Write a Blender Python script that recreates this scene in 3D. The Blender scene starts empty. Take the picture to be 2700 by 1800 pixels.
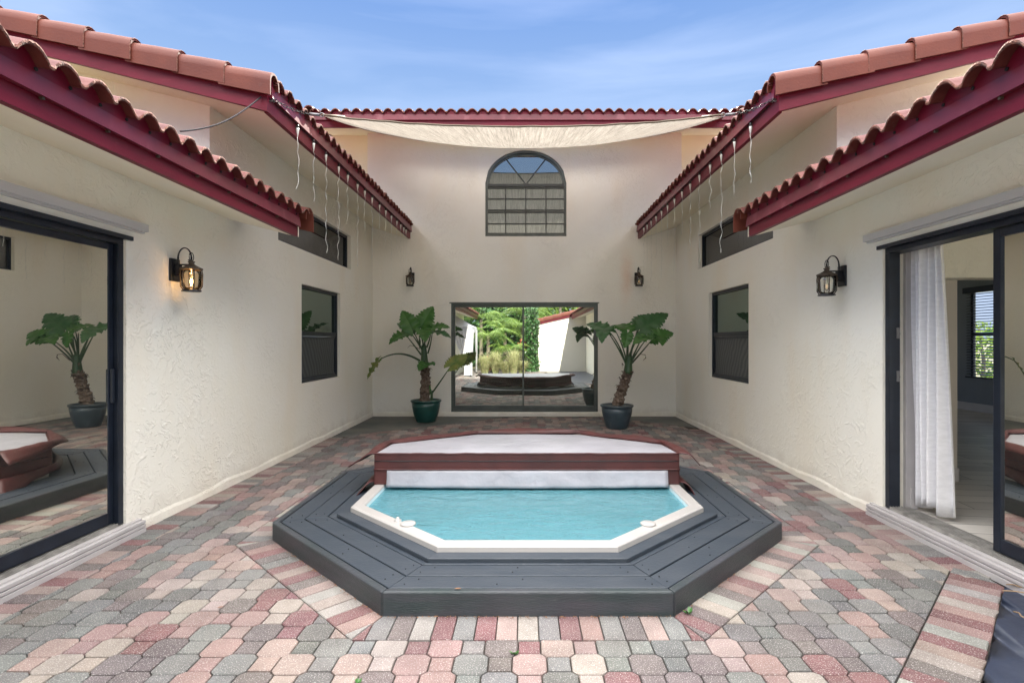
import bpy, bmesh, math, random
from mathutils import Vector, Matrix, noise as mnoise
random.seed(7)
R = math.radians
scene = bpy.context.scene
COL = scene.collection

# ------------------------------------------------------------------ camera, sky, sun, exposure
HC = 1.42
cam_d = bpy.data.cameras.new('camera'); cam = bpy.data.objects.new('camera', cam_d); COL.objects.link(cam)
cam.location = (0, 0, HC); cam.rotation_euler = (R(90), 0, 0)
cam_d.sensor_width = 36; cam_d.lens = 18.9; cam_d.shift_x = -0.01276; cam_d.shift_y = -0.0004
cam_d.clip_start = 0.02; cam_d.clip_end = 2000
scene.camera = cam
SKY_CAP = 1.58
SUN_EL, SUN_AZ = 37.0, 8.2          # azimuth measured from +Y towards +X
w = bpy.data.worlds.new("World"); scene.world = w; w.use_nodes = True
nt = w.node_tree; nt.nodes.clear()
def N(nt, t, **kw):
    n = nt.nodes.new(t)
    for k, v in kw.items(): setattr(n, k, v)
    return n
wo = N(nt, 'ShaderNodeOutputWorld'); bg = N(nt, 'ShaderNodeBackground'); bg.inputs[1].default_value = 0.11
sk = N(nt, 'ShaderNodeTexSky', sky_type='NISHITA', sun_disc=False)
sk.sun_elevation = R(SUN_EL); sk.sun_rotation = R(SUN_AZ); sk.air_density = 1.0; sk.dust_density = 0.3; sk.ozone_density = 2.5
tc = N(nt, 'ShaderNodeTexCoord')
dot = N(nt, 'ShaderNodeVectorMath', operation='DOT_PRODUCT'); dot.inputs[1].default_value = (0, -0.20, 0.98)
nt.links.new(tc.outputs['Generated'], dot.inputs[0])
mr = N(nt, 'ShaderNodeMapRange', interpolation_type='SMOOTHSTEP'); mr.inputs[1].default_value = 0.52; mr.inputs[2].default_value = 0.80
mr.inputs[3].default_value = 0.0; mr.inputs[4].default_value = 0.85
nt.links.new(dot.outputs['Value'], mr.inputs[0])
mpc = N(nt, 'ShaderNodeMapping'); mpc.inputs['Scale'].default_value = (1.2, 1.6, 7); mpc.inputs['Rotation'].default_value = (0, R(14), 0)
nt.links.new(tc.outputs['Generated'], mpc.inputs[0])
nz = N(nt, 'ShaderNodeTexNoise'); nz.inputs['Scale'].default_value = 1.6; nz.inputs['Detail'].default_value = 6; nz.inputs['Roughness'].default_value = 0.5; nz.inputs['Distortion'].default_value = 0.4
nt.links.new(mpc.outputs[0], nz.inputs['Vector'])
mr2 = N(nt, 'ShaderNodeMapRange'); mr2.inputs[1].default_value = 0.42; mr2.inputs[2].default_value = 0.85; mr2.inputs[3].default_value = 0.0; mr2.inputs[4].default_value = 0.035
nt.links.new(nz.outputs[0], mr2.inputs[0])
mx = N(nt, 'ShaderNodeMath', operation='MAXIMUM'); nt.links.new(mr.outputs[0], mx.inputs[0]); nt.links.new(mr2.outputs[0], mx.inputs[1])
tint = N(nt, 'ShaderNodeMix', data_type='RGBA', blend_type='MULTIPLY'); tint.inputs[0].default_value = 1.0
tint.inputs[7].default_value = (1,1,1,1)
# keep the glow round the sun from washing the sky out: limit it to a clear-sky blue that deepens with height
sxy = N(nt, 'ShaderNodeSeparateXYZ'); nt.links.new(tc.outputs['Generated'], sxy.inputs[0])
cr_ = N(nt, 'ShaderNodeValToRGB'); cr_.color_ramp.elements[0].position = 0.0; cr_.color_ramp.elements[0].color = (0.62,0.76,1.0,1); cr_.color_ramp.elements[1].position = 0.62; cr_.color_ramp.elements[1].color = (0.15,0.335,0.82,1)
e_ = cr_.color_ramp.elements.new(0.38); e_.color = (0.38,0.58,0.95,1)
nt.links.new(sxy.outputs[2], cr_.inputs[0])
scl = N(nt, 'ShaderNodeVectorMath', operation='SCALE'); scl.inputs['Scale'].default_value = SKY_CAP; nt.links.new(cr_.outputs[0], scl.inputs[0])
mnn = N(nt, 'ShaderNodeVectorMath', operation='MINIMUM'); nt.links.new(sk.outputs[0], mnn.inputs[0]); nt.links.new(scl.outputs[0], mnn.inputs[1])
nt.links.new(mnn.outputs[0], tint.inputs[6])
mixc = N(nt, 'ShaderNodeMix', data_type='RGBA'); mixc.inputs[7].default_value = (14.5, 14.0, 13.6, 1)
nt.links.new(mx.outputs[0], mixc.inputs[0]); nt.links.new(tint.outputs[2], mixc.inputs[6]); nt.links.new(mixc.outputs[2], bg.inputs[0])
nt.links.new(bg.outputs[0], wo.inputs[0])
sd = bpy.data.lights.new('sun', 'SUN'); sd.energy = 3.0; sd.angle = R(0.5); sd.color = (1, 0.93, 0.82)
so = bpy.data.objects.new('sun', sd); COL.objects.link(so)
to_sun = Vector((math.sin(R(SUN_AZ))*math.cos(R(SUN_EL)), math.cos(R(SUN_AZ))*math.cos(R(SUN_EL)), math.sin(R(SUN_EL))))
so.rotation_euler = to_sun.to_track_quat('Z', 'Y').to_euler(); so.location = (3, 20, 20)
vs = scene.view_settings; vs.view_transform = 'Standard'; vs.look = 'None'; vs.exposure = 2.50; vs.gamma = 1; vs.use_curve_mapping = False

# ------------------------------------------------------------------ helpers
def srgb(r, g, b):
    f = lambda c: (c/255/12.92) if c/255 <= 0.04045 else ((c/255+0.055)/1.055)**2.4
    return (f(r), f(g), f(b), 1)
def pm(name, col, rough=0.6, metal=0.0, var=0.12, vscale=4.0, bump=0.0, bscale=60.0, spec=0.5, bdist=0.01, col2=None, stretch=None, attr=None, coat=0.0, transl=0.0, detail=4.0, spot=None):
    m = bpy.data.materials.new(name); m.use_nodes = True; t = m.node_tree
    b = t.nodes['Principled BSDF']; b.inputs['Roughness'].default_value = rough; b.inputs['Metallic'].default_value = metal
    b.inputs['Specular IOR Level'].default_value = spec; b.inputs['Coat Weight'].default_value = coat; b.inputs['Coat Roughness'].default_value = 0.15
    co = N(t, 'ShaderNodeTexCoord'); mp = N(t, 'ShaderNodeMapping')
    if stretch: mp.inputs['Scale'].default_value = stretch
    t.links.new(co.outputs['Object'], mp.inputs[0])
    n1 = N(t, 'ShaderNodeTexNoise'); n1.inputs['Scale'].default_value = vscale; n1.inputs['Detail'].default_value = detail
    t.links.new(mp.outputs[0], n1.inputs['Vector'])
    mixn = N(t, 'ShaderNodeMix', data_type='RGBA'); c = col[:3]
    c2 = col2[:3] if col2 else tuple(min(1, x*(1+var)) for x in c)
    c1 = c if col2 else tuple(x*(1-var) for x in c)
    mixn.inputs[6].default_value = (*c1, 1); mixn.inputs[7].default_value = (*c2, 1)
    rp = N(t, 'ShaderNodeMapRange'); rp.inputs[1].default_value = 0.32; rp.inputs[2].default_value = 0.68
    t.links.new(n1.outputs[0], rp.inputs[0]); t.links.new(rp.outputs[0], mixn.inputs[0])
    out = mixn.outputs[2]
    if attr:
        at = N(t, 'ShaderNodeAttribute', attribute_name=attr)
        mm = N(t, 'ShaderNodeMix', data_type='RGBA', blend_type='MULTIPLY'); mm.inputs[0].default_value = 1
        t.links.new(at.outputs['Color'], mm.inputs[6]); t.links.new(out, mm.inputs[7]); out = mm.outputs[2]
    if spot:   # fine speckle: (scale, colour, threshold)
        ns = N(t, 'ShaderNodeTexNoise'); ns.inputs['Scale'].default_value = spot[0]; ns.inputs['Detail'].default_value = 2
        t.links.new(mp.outputs[0], ns.inputs['Vector'])
        rs = N(t, 'ShaderNodeMapRange'); rs.inputs[1].default_value = spot[2]; rs.inputs[2].default_value = spot[2]+0.1; rs.inputs[4].default_value = spot[3] if len(spot) > 3 else 0.6
        t.links.new(ns.outputs[0], rs.inputs[0])
        ms = N(t, 'ShaderNodeMix', data_type='RGBA'); ms.inputs[7].default_value = (*spot[1], 1)
        t.links.new(rs.outputs[0], ms.inputs[0]); t.links.new(out, ms.inputs[6]); out = ms.outputs[2]
    t.links.new(out, b.inputs['Base Color'])
    if bump:
        n2 = N(t, 'ShaderNodeTexNoise'); n2.inputs['Scale'].default_value = bscale; n2.inputs['Detail'].default_value = 4
        t.links.new(mp.outputs[0], n2.inputs['Vector'])
        bp = N(t, 'ShaderNodeBump'); bp.inputs['Strength'].default_value = bump; bp.inputs['Distance'].default_value = bdist
        t.links.new(n2.outputs[0], bp.inputs['Height']); t.links.new(bp.outputs[0], b.inputs['Normal'])
    if transl:
        tr = N(t, 'ShaderNodeBsdfTranslucent'); t.links.new(out, tr.inputs[0])
        ms = N(t, 'ShaderNodeMixShader'); ms.inputs[0].default_value = transl
        t.links.new(b.outputs[0], ms.inputs[1]); t.links.new(tr.outputs[0], ms.inputs[2])
        t.links.new(ms.outputs[0], t.nodes['Material Output'].inputs[0])
    return m
def stucco(name, c1, c2, strength=0.5, stain=True):
    m = bpy.data.materials.new(name); m.use_nodes = True; t = m.node_tree; b = t.nodes['Principled BSDF']
    b.inputs['Roughness'].default_value = 0.75; b.inputs['Specular IOR Level'].default_value = 0.25
    co = N(t, 'ShaderNodeTexCoord')
    n0 = N(t, 'ShaderNodeTexNoise'); n0.inputs['Scale'].default_value = 0.55; n0.inputs['Detail'].default_value = 5; n0.inputs['Roughness'].default_value = 0.6
    t.links.new(co.outputs['Object'], n0.inputs['Vector'])
    r0 = N(t, 'ShaderNodeMapRange'); r0.inputs[1].default_value = 0.35; r0.inputs[2].default_value = 0.65; t.links.new(n0.outputs[0], r0.inputs[0])
    mx = N(t, 'ShaderNodeMix', data_type='RGBA'); mx.inputs[6].default_value = (*c1, 1); mx.inputs[7].default_value = (*c2, 1); t.links.new(r0.outputs[0], mx.inputs[0])
    out = mx.outputs[2]
    # soft peach and yellow blotches at random, stretched vertically
    mp = N(t, 'ShaderNodeMapping'); mp.inputs['Scale'].default_value = (1.3, 1.3, 0.35); t.links.new(co.outputs['Object'], mp.inputs[0])
    n5 = N(t, 'ShaderNodeTexNoise'); n5.inputs['Scale'].default_value = 1.5; n5.inputs['Detail'].default_value = 4; t.links.new(mp.outputs[0], n5.inputs['Vector'])
    r5 = N(t, 'ShaderNodeMapRange'); r5.inputs[1].default_value = 0.5; r5.inputs[2].default_value = 0.75; r5.inputs[4].default_value = 0.22; t.links.new(n5.outputs[0], r5.inputs[0])
    m5 = N(t, 'ShaderNodeMix', data_type='RGBA'); m5.inputs[7].default_value = (0.84, 0.70, 0.50, 1); t.links.new(r5.outputs[0], m5.inputs[0]); t.links.new(out, m5.inputs[6]); out = m5.outputs[2]
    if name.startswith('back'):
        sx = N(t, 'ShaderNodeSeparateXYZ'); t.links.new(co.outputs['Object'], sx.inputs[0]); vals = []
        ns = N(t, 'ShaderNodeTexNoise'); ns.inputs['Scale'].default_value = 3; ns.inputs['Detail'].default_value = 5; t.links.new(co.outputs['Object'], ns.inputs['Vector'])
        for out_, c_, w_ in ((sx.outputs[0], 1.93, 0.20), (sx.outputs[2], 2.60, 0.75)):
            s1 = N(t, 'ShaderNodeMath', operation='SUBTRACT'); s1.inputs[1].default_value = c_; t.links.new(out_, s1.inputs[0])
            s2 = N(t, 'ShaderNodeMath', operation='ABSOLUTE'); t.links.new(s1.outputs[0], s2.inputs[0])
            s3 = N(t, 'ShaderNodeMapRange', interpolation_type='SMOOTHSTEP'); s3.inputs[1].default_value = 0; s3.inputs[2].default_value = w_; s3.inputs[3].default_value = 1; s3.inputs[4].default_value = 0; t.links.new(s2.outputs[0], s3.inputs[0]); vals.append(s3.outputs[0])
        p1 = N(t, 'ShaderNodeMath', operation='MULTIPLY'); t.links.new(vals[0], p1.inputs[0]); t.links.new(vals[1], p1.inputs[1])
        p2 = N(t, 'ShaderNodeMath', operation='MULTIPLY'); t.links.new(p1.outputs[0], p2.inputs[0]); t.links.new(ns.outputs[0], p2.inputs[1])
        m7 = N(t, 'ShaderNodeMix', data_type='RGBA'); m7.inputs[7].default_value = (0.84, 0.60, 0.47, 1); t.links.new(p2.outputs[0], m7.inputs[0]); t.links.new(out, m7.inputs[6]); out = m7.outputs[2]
    if stain:      # splash dirt band near the ground, with a ragged top
        sx = N(t, 'ShaderNodeSeparateXYZ'); t.links.new(co.outputs['Object'], sx.inputs[0])
        n6 = N(t, 'ShaderNodeTexNoise'); n6.inputs['Scale'].default_value = 5; n6.inputs['Detail'].default_value = 6; t.links.new(co.outputs['Object'], n6.inputs['Vector'])
        ad = N(t, 'ShaderNodeMath', operation='MULTIPLY_ADD'); ad.inputs[1].default_value = 0.35; ad.inputs[2].default_value = -0.13; t.links.new(n6.outputs[0], ad.inputs[0])
        sb = N(t, 'ShaderNodeMath', operation='SUBTRACT'); t.links.new(sx.outputs[2], sb.inputs[0]); t.links.new(ad.outputs[0], sb.inputs[1])
        r6 = N(t, 'ShaderNodeMapRange'); r6.inputs[1].default_value = -0.03; r6.inputs[2].default_value = 0.14; r6.inputs[3].default_value = 0.3; r6.inputs[4].default_value = 0; t.links.new(sb.outputs[0], r6.inputs[0])
        m6 = N(t, 'ShaderNodeMix', data_type='RGBA'); m6.inputs[7].default_value = (0.42, 0.35, 0.28, 1); t.links.new(r6.outputs[0], m6.inputs[0]); t.links.new(out, m6.inputs[6]); out = m6.outputs[2]
    t.links.new(out, b.inputs['Base Color'])
    # skip-trowel relief: sparse short strokes in several directions, over a fine grain
    nA = N(t, 'ShaderNodeTexNoise'); nA.inputs['Scale'].default_value = 3.0; nA.inputs['Detail'].default_value = 3
    t.links.new(co.outputs['Object'], nA.inputs['Vector'])
    vA = N(t, 'ShaderNodeVectorMath', operation='MULTIPLY_ADD'); vA.inputs[1].default_value = (0.22, 0.22, 0.22); t.links.new(nA.outputs[1], vA.inputs[0]); t.links.new(co.outputs['Object'], vA.inputs[2])
    acc = None
    for k, (rot, sc, seed) in enumerate((((R(25),R(-25),0),(8.5,8.5,32),0),((R(-50),R(50),R(10)),(10,10,37),4.3),((R(80),R(70),0),(11,11,30),9.1))):
        mp = N(t, 'ShaderNodeMapping'); mp.inputs['Rotation'].default_value = rot; mp.inputs['Location'].default_value = (seed,seed,seed)
        m2 = N(t, 'ShaderNodeMapping'); m2.inputs['Scale'].default_value = sc
        t.links.new(vA.outputs[0], mp.inputs[0]); t.links.new(mp.outputs[0], m2.inputs[0])
        n = N(t, 'ShaderNodeTexNoise'); n.inputs['Scale'].default_value = 1.0; n.inputs['Detail'].default_value = 3; n.inputs['Roughness'].default_value = 0.6; t.links.new(m2.outputs[0], n.inputs['Vector'])
        r = N(t, 'ShaderNodeMapRange', interpolation_type='SMOOTHSTEP'); r.inputs[1].default_value = 0.56; r.inputs[2].default_value = 0.66; t.links.new(n.outputs[0], r.inputs[0])
        if acc is None: acc = r.outputs[0]
        else:
            mxx = N(t, 'ShaderNodeMath', operation='MAXIMUM'); t.links.new(acc, mxx.inputs[0]); t.links.new(r.outputs[0], mxx.inputs[1]); acc = mxx.outputs[0]
    nD = N(t, 'ShaderNodeTexNoise'); nD.inputs['Scale'].default_value = 1.6; nD.inputs['Detail'].default_value = 3; t.links.new(co.outputs['Object'], nD.inputs['Vector'])
    rD = N(t, 'ShaderNodeMapRange'); rD.inputs[1].default_value = 0.38; rD.inputs[2].default_value = 0.62; rD.inputs[3].default_value = 0.15; rD.inputs[4].default_value = 1.0; t.links.new(nD.outputs[0], rD.inputs[0])
    mB = N(t, 'ShaderNodeMath', operation='MULTIPLY'); t.links.new(acc, mB.inputs[0]); t.links.new(rD.outputs[0], mB.inputs[1])
    nC = N(t, 'ShaderNodeTexNoise'); nC.inputs['Scale'].default_value = 30; nC.inputs['Detail'].default_value = 4; t.links.new(co.outputs['Object'], nC.inputs['Vector'])
    ma = N(t, 'ShaderNodeMath', operation='MULTIPLY_ADD'); ma.inputs[1].default_value = 0.5; t.links.new(nC.outputs[0], ma.inputs[0]); t.links.new(mB.outputs[0], ma.inputs[2])
    bp = N(t, 'ShaderNodeBump'); bp.inputs['Strength'].default_value = strength; bp.inputs['Distance'].default_value = 0.0055
    t.links.new(ma.outputs[0], bp.inputs['Height']); t.links.new(bp.outputs[0], b.inputs['Normal'])
    return m
def mirror_glass(name, body, refl, amount, wav=0.0):
    """film-coated pane: body colour under a tinted mirror coat"""
    m = bpy.data.materials.new(name); m.use_nodes = True; t = m.node_tree; t.nodes.remove(t.nodes['Principled BSDF'])
    d = N(t, 'ShaderNodeBsdfDiffuse'); d.inputs[0].default_value = (*body, 1)
    g = N(t, 'ShaderNodeBsdfGlossy'); g.inputs[0].default_value = (*refl, 1); g.inputs['Roughness'].default_value = 0.0
    mx = N(t, 'ShaderNodeMixShader')
    lw = N(t, 'ShaderNodeLayerWeight'); lw.inputs[0].default_value = 0.25
    r = N(t, 'ShaderNodeMapRange'); r.inputs[3].default_value = amount; r.inputs[4].default_value = min(1, amount+0.3)
    t.links.new(lw.outputs['Fresnel'], r.inputs[0]); t.links.new(r.outputs[0], mx.inputs[0])
    if wav:
        co = N(t, 'ShaderNodeTexCoord'); n = N(t, 'ShaderNodeTexNoise'); n.inputs['Scale'].default_value = 1.1; n.inputs['Detail'].default_value = 1
        t.links.new(co.outputs['Object'], n.inputs['Vector'])
        bp = N(t, 'ShaderNodeBump'); bp.inputs['Strength'].default_value = 1; bp.inputs['Distance'].default_value = wav
        t.links.new(n.outputs[0], bp.inputs['Height']); t.links.new(bp.outputs[0], g.inputs['Normal'])
    t.links.new(d.outputs[0], mx.inputs[1]); t.links.new(g.outputs[0], mx.inputs[2]); t.links.new(mx.outputs[0], t.nodes['Material Output'].inputs[0])
    return m

class MB:
    def __init__(s): s.v = []; s.f = []; s.c = []; s.smooth = set()
    def face(s, pts, col=None):
        i = len(s.v); s.v += [tuple(p) for p in pts]; s.f.append(tuple(range(i, i+len(pts)))); s.c.append(col)
    def box(s, a, b, tf=None):
        x0, y0, z0 = a; x1, y1, z1 = b
        p = [(x0,y0,z0),(x1,y0,z0),(x1,y1,z0),(x0,y1,z0),(x0,y0,z1),(x1,y0,z1),(x1,y1,z1),(x0,y1,z1)]
        if tf: p = [tf(q) for q in p]
        i = len(s.v); s.v += [tuple(q) for q in p]
        for q in ((0,3,2,1),(4,5,6,7),(0,1,5,4),(1,2,6,5),(2,3,7,6),(3,0,4,7)): s.f.append(tuple(i+k for k in q)); s.c.append(None)
    def hexa(s, p):
        i = len(s.v); s.v += [tuple(q) for q in p]
        for q in ((0,3,2,1),(4,5,6,7),(0,1,5,4),(1,2,6,5),(2,3,7,6),(3,0,4,7)): s.f.append(tuple(i+k for k in q)); s.c.append(None)
    def prism(s, poly, z0, z1, inset=0.0, col=None, tf=None):
        """poly = list of (x,y); optional bevelled top"""
        n = len(poly); cx = sum(p[0] for p in poly)/n; cy = sum(p[1] for p in poly)/n
        rings = [[(x,y,z0) for x,y in poly]]
        if inset:
            rings.append([(x,y,z1-inset*0.8) for x,y in poly])
            sc = []
            for x,y in poly:
                dx,dy = cx-x, cy-y; l = math.hypot(dx,dy) or 1; k = min(inset*1.25/l, 0.9); sc.append((x+dx*k, y+dy*k, z1))
            rings.append(sc)
        else: rings.append([(x,y,z1) for x,y in poly])
        if tf: rings = [[tf(q) for q in r] for r in rings]
        i = len(s.v)
        for r in rings: s.v += [tuple(q) for q in r]
        for k in range(len(rings)-1):
            for j in range(n):
                a = i+k*n+j; b2 = i+k*n+(j+1)%n; s.f.append((a, b2, b2+n, a+n)); s.c.append(col)
        s.f.append(tuple(i+(len(rings)-1)*n+j for j in range(n))); s.c.append(col)
        s.f.append(tuple(i+j for j in reversed(range(n)))); s.c.append(col)
    def tube(s, pts, rad, n=8, caps=True, squash=None):
        pts = [Vector(p) for p in pts]
        if not hasattr(rad, '__len__'): rad = [rad]*len(pts)
        i0 = len(s.v); up = Vector((0,0,1))
        for k, p in enumerate(pts):
            d = (pts[min(k+1,len(pts)-1)] - pts[max(k-1,0)]); d = d.normalized() if d.length > 1e-9 else Vector((0,0,1))
            a = d.cross(up)
            if a.length < 0.05: a = d.cross(Vector((0,1,0)))
            a.normalize(); b = a.cross(d).normalized()
            for j in range(n):
                t = 2*math.pi*j/n; q = p + (a*math.cos(t) + b*math.sin(t)*(squash or 1))*rad[k]; s.v.append(tuple(q))
        for k in range(len(pts)-1):
            for j in range(n):
                a = i0+k*n+j; b2 = i0+k*n+(j+1)%n; s.smooth.add(len(s.f)); s.f.append((a,b2,b2+n,a+n)); s.c.append(None)
        if caps:
            s.f.append(tuple(i0+j for j in reversed(range(n)))); s.c.append(None)
            s.f.append(tuple(i0+(len(pts)-1)*n+j for j in range(n))); s.c.append(None)
    def lathe(s, prof, c=(0,0,0), n=32, smooth=True, tf=None, rot=0):
        i0 = len(s.v)
        for r, z in prof:
            for j in range(n):
                t = 2*math.pi*(j+rot)/n; q = (c[0]+r*math.cos(t), c[1]+r*math.sin(t), c[2]+z); s.v.append(tuple(tf(q)) if tf else q)
        for k in range(len(prof)-1):
            for j in range(n):
                a = i0+k*n+j; b2 = i0+k*n+(j+1)%n
                if smooth: s.smooth.add(len(s.f))
                s.f.append((a,b2,b2+n,a+n)); s.c.append(None)
        for k, rv in ((0, True), (len(prof)-1, False)):
            if prof[k][0] > 1e-5:
                l = [i0+k*n+j for j in range(n)]; s.f.append(tuple(reversed(l)) if rv else tuple(l)); s.c.append(None)
    def grid(s, rows, smooth=True, col=None, close=False):
        i0 = len(s.v); m = len(rows[0])
        for r in rows: s.v += [tuple(q) for q in r]
        for k in range(len(rows)-1):
            for j in range(m-1 if not close else m):
                a = i0+k*m+j; b2 = i0+k*m+(j+1)%m
                if smooth: s.smooth.add(len(s.f))
                s.f.append((a,b2,b2+m,a+m)); s.c.append(col)
    def build(s, name, mat, parent=None, recalc=True, bevel=0, solid=0, subs=0, merge=False, shade=None):
        me = bpy.data.meshes.new(name); off = Vector((0,0,0)); 
        o = bpy.data.objects.new(name, me); COL.objects.link(o)
        if parent:
            o.parent = parent; off = worldloc(parent)
        vv = [(x-off.x, y-off.y, z-off.z) for x,y,z in s.v]
        me.from_pydata(vv, [], s.f)
        if any(c is not None for c in s.c):
            ca = me.color_attributes.new('col', 'FLOAT_COLOR', 'CORNER')
            for p in me.polygons:
                c = s.c[p.index] or (1,1,1)
                for li in p.loop_indices: ca.data[li].color = (*c[:3], 1)
        for p in me.polygons: p.use_smooth = (p.index in s.smooth) if shade is None else shade
        if recalc or merge:
            bm = bmesh.new(); bm.from_mesh(me)
            if merge: bmesh.ops.remove_doubles(bm, verts=bm.verts, dist=0.0002)
            if recalc: bmesh.ops.recalc_face_normals(bm, faces=bm.faces)
            bm.to_mesh(me); bm.free()
        me.materials.append(mat)
        if solid: md = o.modifiers.new('s', 'SOLIDIFY'); md.thickness = solid; md.offset = 0
        if bevel: md = o.modifiers.new('b', 'BEVEL'); md.width = bevel; md.segments = 2; md.limit_method = 'ANGLE'; md.angle_limit = R(35)
        if subs: md = o.modifiers.new('u', 'SUBSURF'); md.levels = subs; md.render_levels = subs
        return o
def worldloc(o):
    v = Vector(o.location)
    while o.parent: o = o.parent; v += Vector(o.location)
    return v
def tag(o, label=None, cat=None, group=None, kind=None):
    if label: o['label'] = label
    if cat: o['category'] = cat
    if group: o['group'] = group
    if kind: o['kind'] = kind
    return o
def thing(name, loc, label, cat, group=None):
    o = bpy.data.objects.new(name, None); COL.objects.link(o); o.location = loc; o.empty_display_size = 0.1
    return tag(o, label, cat, group)
def noi(x, y, z=0.0): return mnoise.noise(Vector((x, y, z)))

# ------------------------------------------------------------------ materials
M = {}
M['stucco'] = stucco('cream_stucco', (0.89,0.875,0.805), (0.87,0.845,0.735), 0.75)
M['stucco_back'] = stucco('back_wall_stucco', (0.89,0.875,0.82), (0.87,0.845,0.77), 0.95)
M['soffit'] = stucco('soffit_stucco', (0.89,0.84,0.70), (0.87,0.80,0.62), 0.35, stain=False)
M['red'] = pm('red_fascia_paint', (0.135,0.0055,0.019), 0.45, var=0.16, vscale=3, bump=0.25, bscale=70, stretch=(1,1,5), bdist=0.003, spot=(9,(0.264,0.0616,0.0792),0.68,0.25), spec=0.3)
M['redflash'] = pm('red_metal_flashing', (0.1452,0.01672,0.02992), 0.36, var=0.2, vscale=2.5, bump=0.08, bscale=20, spot=(5,(0.3168,0.1232,0.1408),0.6,0.3), spec=0.35)
M['tile'] = pm('terracotta_tile', (0.0924,0.01408,0.01232), 0.65, var=0.3, vscale=7, bump=0.5, bscale=45, bdist=0.006, col2=(0.1452,0.03344,0.02464), spot=(22,(0.1144,0.0616,0.0528),0.64,0.6))
M['tile_edge'] = pm('broken_clay_edge', (0.075,0.036,0.028), 0.85, vscale=28, col2=(0.27,0.11,0.075), bump=1.0, bscale=90, bdist=0.01)
M['tile_cap'] = pm('rake_cap_tile', (0.105,0.0165,0.0075), 0.65, vscale=3, bump=0.3, bscale=60, bdist=0.004, col2=(0.15,0.030,0.013), spot=(14,(0.10,0.03,0.02),0.66,0.5))
M['black'] = pm('weep_hole_black', (0.01,0.01,0.01), 0.8)
M['frame'] = pm('dark_bronze_frame', (0.015,0.021,0.034), 0.35, metal=0.3, var=0.2, vscale=8)
M['frame_grey'] = pm('grey_green_aluminium', (0.11,0.125,0.12), 0.38, metal=0.4, var=0.15, vscale=6)
M['bar_grey'] = pm('dark_grey_glazing_bar', (0.045,0.05,0.05), 0.4, var=0.15, vscale=8)
M['white_trim'] = pm('white_painted_trim', (0.44,0.4224,0.4224), 0.5, var=0.06, vscale=6, bump=0.04, bscale=30, spot=(24,(0.396,0.3696,0.3344),0.70,0.5))
M['white_metal'] = pm('off_white_coated_metal', (0.56,0.56,0.57), 0.4, var=0.05, vscale=1.5)
M['glass_door'] = mirror_glass('reflective_door_glass', (0.10,0.11,0.11), (0.96,0.95,0.87), 0.90, 0.00004)  # raised body colour paints a slight haze over the reflection
M['glass_back'] = mirror_glass('reflective_back_glass', (0.22,0.25,0.22), (0.74,0.78,0.74), 0.84, 0.00003)  # pale grey-green body colour paints a hazy veil on the mirrored garden
M['glass_win'] = mirror_glass('green_window_glass', (0.02,0.03,0.028), (0.44,0.53,0.48), 0.50)
M['glass_dark'] = mirror_glass('dark_window_glass', (0.035,0.036,0.038), (0.45,0.46,0.48), 0.28)
M['glass_arch'] = mirror_glass('arched_window_glass', (0.05,0.06,0.055), (0.46,0.50,0.50), 0.70)
def screen_mat():
    m = bpy.data.materials.new('insect_screen'); m.use_nodes = True; t = m.node_tree; b = t.nodes['Principled BSDF']
    co = N(t,'ShaderNodeTexCoord'); wv = N(t,'ShaderNodeTexWave', wave_type='RINGS', rings_direction='SPHERICAL'); wv.inputs['Scale'].default_value = 7; wv.inputs['Distortion'].default_value = 3.0; wv.inputs['Detail'].default_value = 0.6; wv.inputs['Detail Scale'].default_value = 0.8
    mp = N(t,'ShaderNodeMapping'); mp.inputs['Location'].default_value = (0,-6.0,-0.4); t.links.new(co.outputs['Object'], mp.inputs[0]); t.links.new(mp.outputs[0], wv.inputs['Vector'])
    mx = N(t,'ShaderNodeMix', data_type='RGBA'); mx.inputs[6].default_value = (0.012,0.018,0.024,1); mx.inputs[7].default_value = (0.06,0.07,0.08,1)  # dark and light moire rings painted into the mesh colour
    t.links.new(wv.outputs[0], mx.inputs[0]); t.links.new(mx.outputs[2], b.inputs['Base Color']); b.inputs['Roughness'].default_value = 0.35
    return m
M['screen'] = screen_mat()
M['deck'] = pm('slate_blue_deck_paint', (0.0264,0.03696,0.05104), 0.45, vscale=2.6, col2=(0.03872,0.0484,0.0616), bump=0.6, bscale=40, bdist=0.003, stretch=(1,3,6), spot=(26,(0.1408,0.1496,0.1584),0.71,0.5))
M['deck_side'] = pm('weathered_deck_rim_paint', (0.02288,0.0352,0.03784), 0.45, vscale=2.0, bump=0.6, bscale=30, bdist=0.005, stretch=(1,1,9), col2=(0.044,0.04576,0.05632), spot=(20,(0.1496,0.1584,0.1496),0.70,0.5))
M['acrylic'] = pm('white_acrylic', (0.3872,0.374,0.3608), 0.3, var=0.05, vscale=3, coat=0.3, spot=(30,(0.396,0.352,0.2992),0.72,0.4))
M['tub_in'] = pm('pale_tub_lining', (0.50,0.66,0.70), 0.35, var=0.1, vscale=2)
M['vinyl'] = pm('brown_red_vinyl', (0.0836,0.0264,0.02552), 0.45, vscale=4, bump=0.5, bscale=9, bdist=0.012, col2=(0.0528,0.02112,0.02112), spec=0.3)
M['vinyl_white'] = pm('white_cover_lining', (0.3168,0.3168,0.352), 0.42, var=0.12, vscale=3, bump=0.7, bscale=5, bdist=0.03, spot=(6,(0.2288,0.2288,0.2552),0.66,0.45))
M['potg'] = pm('green_glazed_pot', (0.008,0.055,0.048), 0.3, var=0.2, vscale=6, coat=0.2, spot=(12,(0.06,0.12,0.11),0.66,0.5))
M['potb'] = pm('slate_glazed_pot', (0.040,0.062,0.078), 0.35, var=0.2, vscale=6, coat=0.1, spot=(12,(0.10,0.12,0.12),0.66,0.5))
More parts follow.
